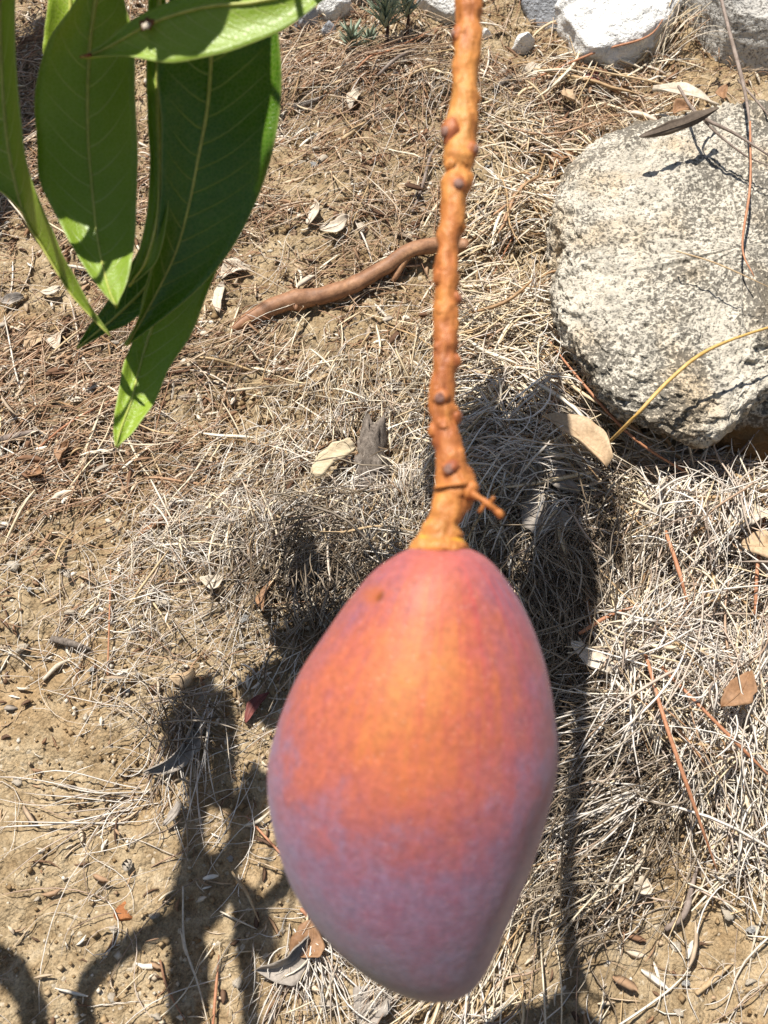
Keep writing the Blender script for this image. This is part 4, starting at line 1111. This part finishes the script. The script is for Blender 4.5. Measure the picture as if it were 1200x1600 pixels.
SP = [(688, 868, .2960), (690, 835, .2962), (700, 795, .297), (712, 765, .298), (706, 735, .298), (699, 690, .299), (692, 640, .300), (694, 590, .301), (697, 540, .302), (696, 490, .303), (698, 430, .304), (702, 370, .305), (711, 300, .307), (717, 240, .309), (724, 170, .311), (728, 100, .313), (731, 40, .315), (733, -20, .317), (735, -140, .322), (730, -330, .34), (700, -560, .38)]
SPa = np.array(SP, float)
SW = [44, 33, 25, 33, 27, 23, 22.5, 20, 20.5, 20, 20, 20.5, 22, 25, 22.5, 21.5, 21.5, 22, 22, 24, 30]      # half-widths in photo pixels
PS = spline(pt(SPa[:, 0], SPa[:, 1], SPa[:, 2] + .010), 150)
RS_ = spline(np.array(SW)[:, None] * (SPa[:, 2:3] + .01) / FPX, 150)[:, 0]
RS_ = RS_ * (1 + .10 * vn2(np.linspace(0, 40, 150), np.zeros(150), 5))
RS_ = RS_ * np.interp(np.arange(150), [0, 12, 30, 150], [1, 1, .93, .93])
V, F = tube(PS[2:], RS_[2:] * 1.03, 26, True, .30, 6)
stem = mesh('stem', V, F, STEM, parent=mango)
# collar at the fruit end
cp = spline(pt(np.array([688., 688.5, 689, 690]), np.array([874., 860, 850, 838]), np.array([.3078, .3072, .3070, .3072])), 16)
V, F = tube(cp, spline(np.array([[52.], [48], [41], [33]]) * .307 / FPX, 16)[:, 0], 26, True, .10, 9)
mesh('collar', V, F, COLLAR, parent=mango)
def knob(px, py, r, scar=True, off=0.0, flat=.75, ry=1.0, name='knob'):
    """a bud scar on the stalk: a small rounded swelling with a brown scar on its face"""
    i = np.argmin(np.abs(project(PS)[1] - py))
    cpx, _, dz = project(PS[i][None])
    dz = float(dz[0]); rad = RS_[i]
    dxm = (px - float(cpx[0])) / FPX * dz
    dxm = max(-rad * 1.0, min(rad * 1.0, dxm))
    front = math.sqrt(max(rad ** 2 - dxm ** 2, 0)) * .92
    c = np.array([PS[i][0] + dxm, 0, 0]); c[1:] = PS[i][1:]
    c = c - FWD * front
    rr = r / FPX * dz * (.95 if scar else .85)
    c = c - unit(RGT * dxm - FWD * front) * rr * .18
    ph = np.linspace(-np.pi / 2, np.pi / 2, 10)[:, None]; t = np.linspace(0, 2 * np.pi, 16, endpoint=False)[None, :]
    out = unit(RGT * dxm - FWD * front)
    A = unit(np.cross(out, UPV)); B = np.cross(out, A)
    G = (np.cos(ph) * np.cos(t))[..., None] * A + ry * (np.cos(ph) * np.sin(t))[..., None] * B + flat * (np.sin(ph) + 0 * t)[..., None] * out
    G = G * (1 + .55 * fbm3(G[..., 0] * 2 + px, G[..., 1] * 2, G[..., 2] * 2, 2, 3))[..., None]
    V = (c + rr * G).reshape(-1, 3)
    o = mesh(name, V, grid_faces(10, 16, True), KNOB if scar else STEM, parent=mango)
    if scar:
        G2 = (np.cos(ph) * np.cos(t))[..., None] * A * .58 + (np.cos(ph) * np.sin(t))[..., None] * B * .58 + .35 * (np.sin(ph) + 0 * t)[..., None] * out
        mesh('scar', (c + rr * (G2 + out * flat * .78)).reshape(-1, 3), grid_faces(10, 16, True), SCAR, parent=o)
    return o
for (a, b_, r, s_, ry) in [(700, 215, 17, True, 1.6), (737, 240, 15, True, 1.0), (714, 292, 15, True, 1.0), (735, 275, 13, False, 1.5), (702, 262, 13, False, 1.0), (735, 350, 10, False, 1.6), (683, 436, 13, False, 1.3), (716, 468, 12, True, 1.0),
                           (682, 545, 10, False, 1.3), (716, 566, 13, False, 1.0), (687, 622, 15, True, 1.0), (714, 651, 13, True, 1.0), (672, 672, 12, False, 1.5), (718, 708, 13, False, 1.0), (701, 734, 16, True, 1.0), (737, 766, 19, False, 1.0),
                           (690, 812, 8, False, .8), (712, 60, 12, True, 1.4), (748, 158, 11, False, 1.2), (690, 665, 12, False, 1.2)]:
    knob(a, b_, r, s_, ry=ry)
rk = random.Random(5)
for k in range(22):
    yy = rk.uniform(20, 780)
    xx = float(np.interp(yy, SPa[::-1, 1], SPa[::-1, 0])) + rk.choice([-1, 1]) * rk.uniform(6, 20)
    knob(xx, yy, rk.uniform(5, 9), False, ry=rk.uniform(.9, 1.9), flat=.6)
# dried flower twig at the stalk's foot
tw = pt(np.array([738., 752, 766, 785]), np.array([772., 780, 790, 806]), np.array([.303, .302, .302, .303]))
V, F = tube(spline(tw, 16), np.interp(np.linspace(0, 1, 16), [0, .3, .55, .8, 1], [.0012, .0008, .0013, .0008, .0014]), 8, True, .3, 3)
side = mesh('side_twig', V, F, STEM, parent=mango)
tw = pt(np.array([758., 752, 748]), np.array([786., 796, 800]), np.array([.302, .303, .304]))
V, F = tube(spline(tw, 8), np.linspace(.0008, .0005, 8), 6, True, .3, 5)
mesh('bud', V, F, STEM, parent=side)
tw = pt(np.array([765., 769, 771]), np.array([790., 782, 777]), np.array([.302, .301, .300]))
V, F = tube(spline(tw, 8), np.linspace(.0008, .0005, 8), 6, True, .3, 7)
mesh('bud', V, F, STEM, parent=side)

# ------------------------------------------------------------------ the mango shoot: leaves in view and above the frame
HUB = pt(np.array([190.]), np.array([-190.]), np.array([.375]))[0]
shoot = empty('mango_branch', HUB, label='leafy mango shoot with long drooping green leaves at top left', cat='branch')

def leaf_mesh(Lp, Mp, Rp, mat, rib_r=.0009, wave=.0016, seed=0, lab=None, bulge=.0015, n=46, mcols=7, flip=False):
    L_ = spline(Lp, n); M_ = spline(Mp, n); R_ = spline(Rp, n)
    c = np.linspace(0, 1, mcols)
    nrm = unit(np.cross(R_ - L_ + 1e-9, np.gradient(M_, axis=0)))
    cols = []
    for k in c[:-1]: cols.append(L_ * (1 - k) + M_ * k + nrm * (bulge * 4 * k * (1 - k)))
    for k in c: cols.append(M_ * (1 - k) + R_ * k + nrm * (bulge * 4 * k * (1 - k)))
    P = np.stack(cols, 1)
    nc = P.shape[1]
    s = np.linspace(0, 1, n)[:, None]; x = np.linspace(-1, 1, nc)[None, :]
    wv = wave * np.abs(x) ** 1.5 * (np.sin(s * 17 + seed + 2 * x) + .6 * np.sin(s * 31 + seed * 2)) * np.sin(np.pi * np.clip(s, .02, .98))
    P = P + nrm[:, None, :] * wv[..., None]
    UV = np.stack([.5 + .5 * x + 0 * s, s + 0 * x], -1).reshape(-1, 2)
    o = mesh('leaf', P.reshape(-1, 3), grid_faces(n, nc), mat, parent=shoot, uv=UV, solid=.00035)
    if lab: o['label'] = lab
    mid = P[:, nc // 2]
    side = np.sign((CAM - mid.mean(0)) @ nrm.mean(0)) or 1
    V, F = tube(mid + nrm * side * .0002, rib_r * np.linspace(1.15, .3, n), 8, True)
    mesh('midrib', V, F, RIB, parent=o)
    return P

def photo_leaf(st, mat, **kw):
    """stations of (left, middle, right) photo positions, each with its own distance from the camera"""
    A = np.array(st, float); A[:, 2::3] *= .84      # columns: lx ly ld mx my md rx ry rd
    return leaf_mesh(pt(A[:, 0], A[:, 1], A[:, 2]), pt(A[:, 3], A[:, 4], A[:, 5]), pt(A[:, 6], A[:, 7], A[:, 8]), mat, **kw)

# L4 broad dark leaf
photo_leaf([(300, -130, .450, 318, -130, .450, 330, -130, .450), (262, 10, .454, 332, 0, .458, 420, 0, .456), (247, 95, .458, 330, 90, .466, 437, 75, .458), (252, 180, .462, 324, 170, .471, 439, 150, .462), (252, 260, .466, 309, 250, .476, 428, 230, .468),
            (249, 330, .470, 294, 325, .480, 402, 310, .474), (240, 400, .474, 274, 395, .484, 361, 390, .480), (222, 480, .478, 243, 460, .487, 300, 460, .485), (198, 541, .485, 198, 541, .488, 199, 541, .488)], LEAF_B, seed=1, lab='broad dark green leaf with a pale rib', wave=.0015)
# L5 leaf behind it, its tip lowest of all
photo_leaf([(330, -60, .505, 345, -60, .505, 352, -60, .505), (310, 150, .508, 350, 150, .510, 425, 150, .506), (280, 300, .510, 322, 300, .514, 402, 300, .508), (235, 420, .512, 275, 420, .516, 347, 408, .510), (212, 510, .514, 238, 510, .517, 306, 505, .512),
            (196, 570, .510, 218, 575, .513, 265, 572, .509), (182, 625, .502, 206, 625, .504, 240, 632, .501), (177, 665, .495, 192, 662, .496, 214, 668, .495), (180, 697, .489, 181, 697, .489, 183, 697, .489)], LEAF_A, seed=2, lab='longest leaf hanging behind, tip in full sun', wave=.0015)
# L2 mid-green leaf seen from below
photo_leaf([(168, -120, .448, 172, -120, .448, 178, -120, .448), (118, 0, .452, 150, 0, .456, 194, 0, .452), (76, 65, .455, 141, 65, .461, 207, 50, .455), (55, 140, .458, 137, 140, .465, 212, 125, .459), (55, 215, .461, 138, 220, .468, 214, 215, .462),
            (64, 285, .462, 144, 295, .468, 213, 300, .463), (92, 345, .459, 152, 370, .463, 211, 370, .459), (128, 410, .452, 163, 425, .454, 206, 415, .452), (160, 455, .447, 173, 460, .447, 193, 450, .447), (180, 477, .444, 181, 477, .444, 182, 477, .444)], LEAF_A, seed=3, lab='mid-green leaf with a lit lower end', wave=.0015)
# L1 folded leaf at the left edge
photo_leaf([(-30, -60, .440, 0, -60, .445, 24, -60, .432), (-120, 100, .452, 4, 100, .455, 24, 90, .440), (-110, 200, .456, 12, 215, .460, 36, 215, .446), (-50, 268, .460, 28, 300, .464, 52, 290, .450), (10, 302, .462, 42, 345, .467, 68, 330, .454),
            (48, 346, .466, 66, 385, .470, 90, 378, .460), (78, 388, .469, 90, 425, .472, 110, 420, .466), (104, 440, .473, 116, 465, .474, 136, 470, .471), (171, 525, .475, 172, 525, .475, 173, 525, .475)], LEAF_A, seed=4, lab='folded leaf cut by the left edge', wave=.0004, bulge=.0006)
# L3 narrow leaf between L2 and L4
photo_leaf([(234, -60, .468, 250, -60, .470, 256, -60, .470), (229, 100, .470, 246, 100, .473, 262, 100, .474), (231, 180, .471, 246, 180, .474, 262, 180, .475), (234, 250, .472, 248, 250, .475, 262, 250, .477), (230, 330, .470, 246, 335, .471, 262, 330, .472),
            (215, 400, .466, 228, 405, .467, 248, 400, .469), (204, 432, .466, 210, 435, .466, 226, 428, .467), (200, 447, .466, 201, 447, .466, 203, 446, .466)], LEAF_A, seed=5, lab='narrow bright leaf behind the two large leaves', wave=.0004)
# L6 dark leaf pointing down-left
photo_leaf([(360, 180, .520, 372, 200, .520, 384, 220, .520), (262, 300, .520, 290, 330, .523, 320, 350, .520), (210, 405, .520, 240, 432, .523, 252, 455, .520), (165, 475, .520, 186, 490, .522, 208, 500, .520), (138, 512, .520, 150, 520, .521, 166, 520, .520), (119, 543, .520, 120, 544, .520, 121, 544, .520)], LEAF_B, seed=6, lab='dark narrow leaf pointing down-left', wave=.0004)
# L7 leaf crossing the top
P7 = photo_leaf([(560, -150, .412, 570, -110, .409, 580, -60, .408), (470, -70, .412, 470, -20, .409, 500, 5, .408), (400, -50, .413, 400, 4, .409, 441, 46, .408), (330, -20, .413, 330, 10, .410, 380, 72, .408), (270, 0, .414, 272, 24, .411, 325, 90, .409),
            (222, 21, .415, 226, 42, .413, 262, 97, .411), (180, 54, .417, 184, 66, .416, 200, 88, .414), (150, 76, .419, 152, 82, .419, 158, 88, .418), (128, 88, .421, 128, 89, .421, 129, 90, .421)], LEAF_A, seed=7, lab='leaf lying across the others at the top of the picture', wave=.0004, rib_r=.0007)
# a torn brown spot and the withered tip of that leaf
def spot(px, py, d, r, mat):
    c = pt(np.array([float(px)]), np.array([float(py)]), np.array([d]))[0]
    th = np.linspace(0, 2 * np.pi, 14, endpoint=False)
    rr = r * (1 + .5 * np.sin(th * 2 + 1) * .5 + .25 * np.sin(th * 5))
    ring = c + RGT * (np.cos(th) * rr)[:, None] + UPV * (np.sin(th) * rr * 1.2)[:, None]
    V = np.vstack([ring, ring + FWD * .0004, c - FWD * .0002])
    F = [[k, (k + 1) % 14, 28] for k in range(14)] + [[k, k + 14, (k + 1) % 14 + 14, (k + 1) % 14] for k in range(14)]
    mesh('blemish', V, F, mat, parent=shoot)
spot(229, 37, .409 * .84, .0021, BROWNTIP)
spot(228, 40, .4085 * .84, .0012, LEAF_PALE)
tipc = spline(pt(np.array([142., 134, 126]), np.array([85., 87, 89]), np.array([.419, .4205, .4215]) * .84), 8)
V, F = tube(tipc, np.linspace(.0007, .0005, 8), 8, True, .1, 2)
mesh('leaf_tip', V, F, BROWNTIP, parent=shoot)
# L8 pale leaf edge behind L2 at the top, L9 behind L2 right
photo_leaf([(85, -110, .50, 100, -110, .50, 120, -110, .50), (76, 0, .50, 110, 0, .505, 160, 0, .50), (69, 50, .502, 105, 60, .508, 160, 60, .503), (68, 90, .505, 90, 100, .508, 120, 100, .506), (76, 130, .508, 78, 130, .508, 80, 130, .508)], LEAF_A, seed=8, lab='pale leaf edge showing behind the mid-green leaf', wave=.0004)
# petioles from the hub
for q in [(318, -130, .462), (345, -60, .505), (172, -120, .448), (0, -60, .445), (250, -60, .49), (570, -110, .40), (100, -110, .50)]:
    e = pt(np.array([float(q[0])]), np.array([float(q[1])]), np.array([q[2] * .84]))[0]
    mid = (HUB + e) / 2 + np.array([0, 0, .008])
    V, F = tube(spline([HUB, mid, e], 12), np.linspace(.0016, .0011, 12), 8, True, .1, 3)
    mesh('petiole', V, F, GREENTWIG, parent=shoot)
# woody twig that carries shoot and fruit, above the frame
tp = np.array([HUB + np.array([.0, .0, -.004]), HUB + np.array([.04, -.005, .06]), HUB + np.array([.13, 0.0, .13]), PS[-1] + np.array([-.03, 0, .03]), PS[-1] + np.array([-.03, -.02, .12]), PS[-1] + np.array([-.09, -.06, .36])])
TW = spline(tp, 50)
V, F = tube(TW, np.linspace(.0035, .0075, 50), 14, True, .15, 3)
mesh('twig', V, F, GREENTWIG, parent=shoot)

def free_leaf(c, direction, L_, W_, mat, seed, up=np.array([0, 0, 1.0]), droop=.25, stalk_to=None):
    d = unit(np.asarray(direction, float)); A = unit(np.cross(d, up)); N = np.cross(A, d)
    s = np.linspace(0, 1, 9)
    M_ = c + d * ((s - .5) * L_)[:, None] - N * (droop * L_ * (s - .4) ** 2)[:, None]
    w = W_ / 2 * np.sin(np.pi * (.04 + .94 * s)) ** .8
    Lp = M_ - A * w[:, None] + N * (w * .18)[:, None]; Rp = M_ + A * w[:, None] + N * (w * .18)[:, None]
    P = leaf_mesh(Lp, M_, Rp, mat, seed=seed, n=26, mcols=4)
    if stalk_to is not None:
        k = np.argmin(np.linalg.norm(TW - M_[0], axis=1)) if isinstance(stalk_to, str) else None
        e = TW[k] if k is not None else stalk_to
        V, F = tube(spline([M_[0], (M_[0] + e) / 2 + np.array([0, 0, .01]), e], 14), np.linspace(.0011, .0016, 14), 7, True, .1, 3)
        mesh('petiole', V, F, GREENTWIG, parent=shoot)
    return P
INSIDE = []
def over_ground(px, py, t, tx, ty, L_, W_, mat, seed, to='twig'):
    """a leaf of the same shoot hanging above the frame, on the sun's side of a spot on the bank"""
    g = S(*drop(px, py)).reshape(3); g2 = S(*drop(tx, ty)).reshape(3)
    d = g2 - g
    P = free_leaf(g + SUN * t, d, L_, W_, mat, seed, up=unit(SUN + np.array([0, 0, .4])), stalk_to=to)
    x, y, z = project(P.reshape(-1, 3)); INSIDE.append((px, py, int(((x > 0) & (x < 1200) & (y > 0) & (y < 1600) & (z > 0)).sum())))
for a in [(800, 800, .50, 860, 700, .16, .050, LEAF_B, 11), (870, 1010, .47, 900, 800, .17, .055, LEAF_A, 12), (835, 1240, .56, 860, 1110, .10, .034, LEAF_B, 13), (740, 720, .52, 800, 640, .10, .035, LEAF_A, 14),
          ]:
    over_ground(*a)
# leaves that stand between the sun and the leaves in view
def over_leaf(px, py, dep, t, direction, L_, W_, mat, seed):
    c = pt(np.array([float(px)]), np.array([float(py)]), np.array([dep]))[0] + SUN * t
    P = free_leaf(c, direction, L_, W_, mat, seed, up=unit(SUN), droop=.1, stalk_to=HUB + np.array([0, 0, .01]))
    x, y, z = project(P.reshape(-1, 3)); INSIDE.append((px, py, int(((x > 0) & (x < 1200) & (y > 0) & (y < 1600) & (z > 0)).sum())))
# (each lies up the sun's ray from the stretch of leaf it keeps in shade)
def sun_leaf(st, dep, t, mat, seed):
    A = np.array(st, float)
    f = lambda x, y: pt(x, y, np.full(len(A), dep)) + SUN * t
    Lp, Mp, Rp = f(A[:, 0], A[:, 1]), f(A[:, 2], A[:, 3]), f(A[:, 4], A[:, 5])
    P = leaf_mesh(Lp, Mp, Rp, mat, seed=seed, n=26, mcols=4)
    e = HUB + np.array([0, 0, .01])
    V, F = tube(spline([Mp[0], (Mp[0] + e) / 2 + np.array([0, 0, .01]), e], 14), np.linspace(.0011, .0016, 14), 7, True, .1, 3)
    mesh('petiole', V, F, GREENTWIG, parent=shoot)
    x, y, z = project(P.reshape(-1, 3)); INSIDE.append(('sun leaf', seed, int(((x > 0) & (x < 1200) & (y > 0) & (y < 1600) & (z > 0)).sum())))
sun_leaf([(330, 120, 330, 130, 330, 140), (270, 100, 270, 200, 270, 330), (180, 90, 180, 200, 185, 356), (90, 95, 90, 200, 90, 352), (10, 110, 0, 210, -10, 340), (-90, 190, -90, 200, -90, 210)], .39, .13, LEAF_A, 21)
sun_leaf([(300, -70, 300, -65, 300, -60), (200, -90, 200, -20, 180, 80), (110, -100, 100, -20, 95, 110), (40, -90, 30, -10, 20, 90), (-60, -60, -60, -20, -60, 10)], .385, .12, LEAF_B, 22)
sun_leaf([(340, -40, 350, -45, 360, -40), (270, 60, 350, 60, 450, 60), (258, 160, 345, 160, 455, 160), (262, 260, 330, 260, 430, 260), (270, 330, 320, 340, 390, 330), (320, 410, 321, 410, 322, 410)], .402, .15, LEAF_B, 23)
sun_leaf([(420, 300, 425, 310, 430, 320), (350, 330, 375, 390, 420, 440), (300, 385, 325, 450, 350, 520), (252, 440, 272, 510, 300, 575), (220, 510, 232, 550, 250, 590), (195, 585, 196, 586, 197, 588)], .42, .17, LEAF_A, 24)
sun_leaf([(400, -60, 400, -50, 400, -30), (330, -40, 340, 20, 372, 40), (262, -20, 290, 40, 330, 100), (240, 30, 258, 60, 262, 110), (250, 110, 252, 111, 254, 112)], .348, .11, LEAF_A, 25)
# side shoot out of frame at left: its stalks and leaves throw the forked shadow at lower left
def up_sun(pts, t):
    return np.array([S(*drop(px, py)).reshape(3) + SUN * t for (px, py) in pts])
for (pts, r) in [([(300, 1110), (312, 1200), (300, 1330), (280, 1420), (278, 1500), (285, 1620)], .0075), ([(285, 1425), (235, 1460), (150, 1520), (130, 1570), (150, 1660)], .0065), ([(410, 1215), (380, 1300), (330, 1400), (285, 1440)], .0085), ([(300, 1330), (370, 1400), (385, 1500), (392, 1600), (395, 1660)], .0060), ([(470, 1350), (430, 1400), (380, 1420)], .0055), ([(-60, 1480), (10, 1510), (50, 1580), (60, 1660)], .0095), ([(340, 1090), (350, 1150), (345, 1260)], .009)]:
    Q = up_sun(pts, .47)
    V, F = tube(spline(Q, 24), r * np.linspace(1, .8, 24), 10, True, .25, 5)
    mesh('twig', V, F, GREENTWIG, parent=shoot)
    x, y, z = project(V); INSIDE.append((pts[0], 'twig', int(((x > 0) & (x < 1200) & (y > 0) & (y < 1600) & (z > 0)).sum())))
for a in [(40, 160, .62, 60, 60, .17, .05, LEAF_A, 31), (-20, 330, .6, 30, 200, .16, .05, LEAF_B, 32), (300, 1130, .47, 330, 1060, .06, .028, LEAF_A, 33), (385, 1270, .46, 400, 1200, .055, .022, LEAF_B, 34), (320, 1400, .47, 360, 1330, .06, .030, LEAF_A, 35), (300, 1540, .47, 310, 1460, .06, .020, LEAF_B, 36), (400, 1440, .47, 380, 1380, .05, .018, LEAF_B, 37)]:
    over_ground(*a)
print('leaf or twig points of the hidden shoot inside the frame:', [q for q in INSIDE if q[2]])
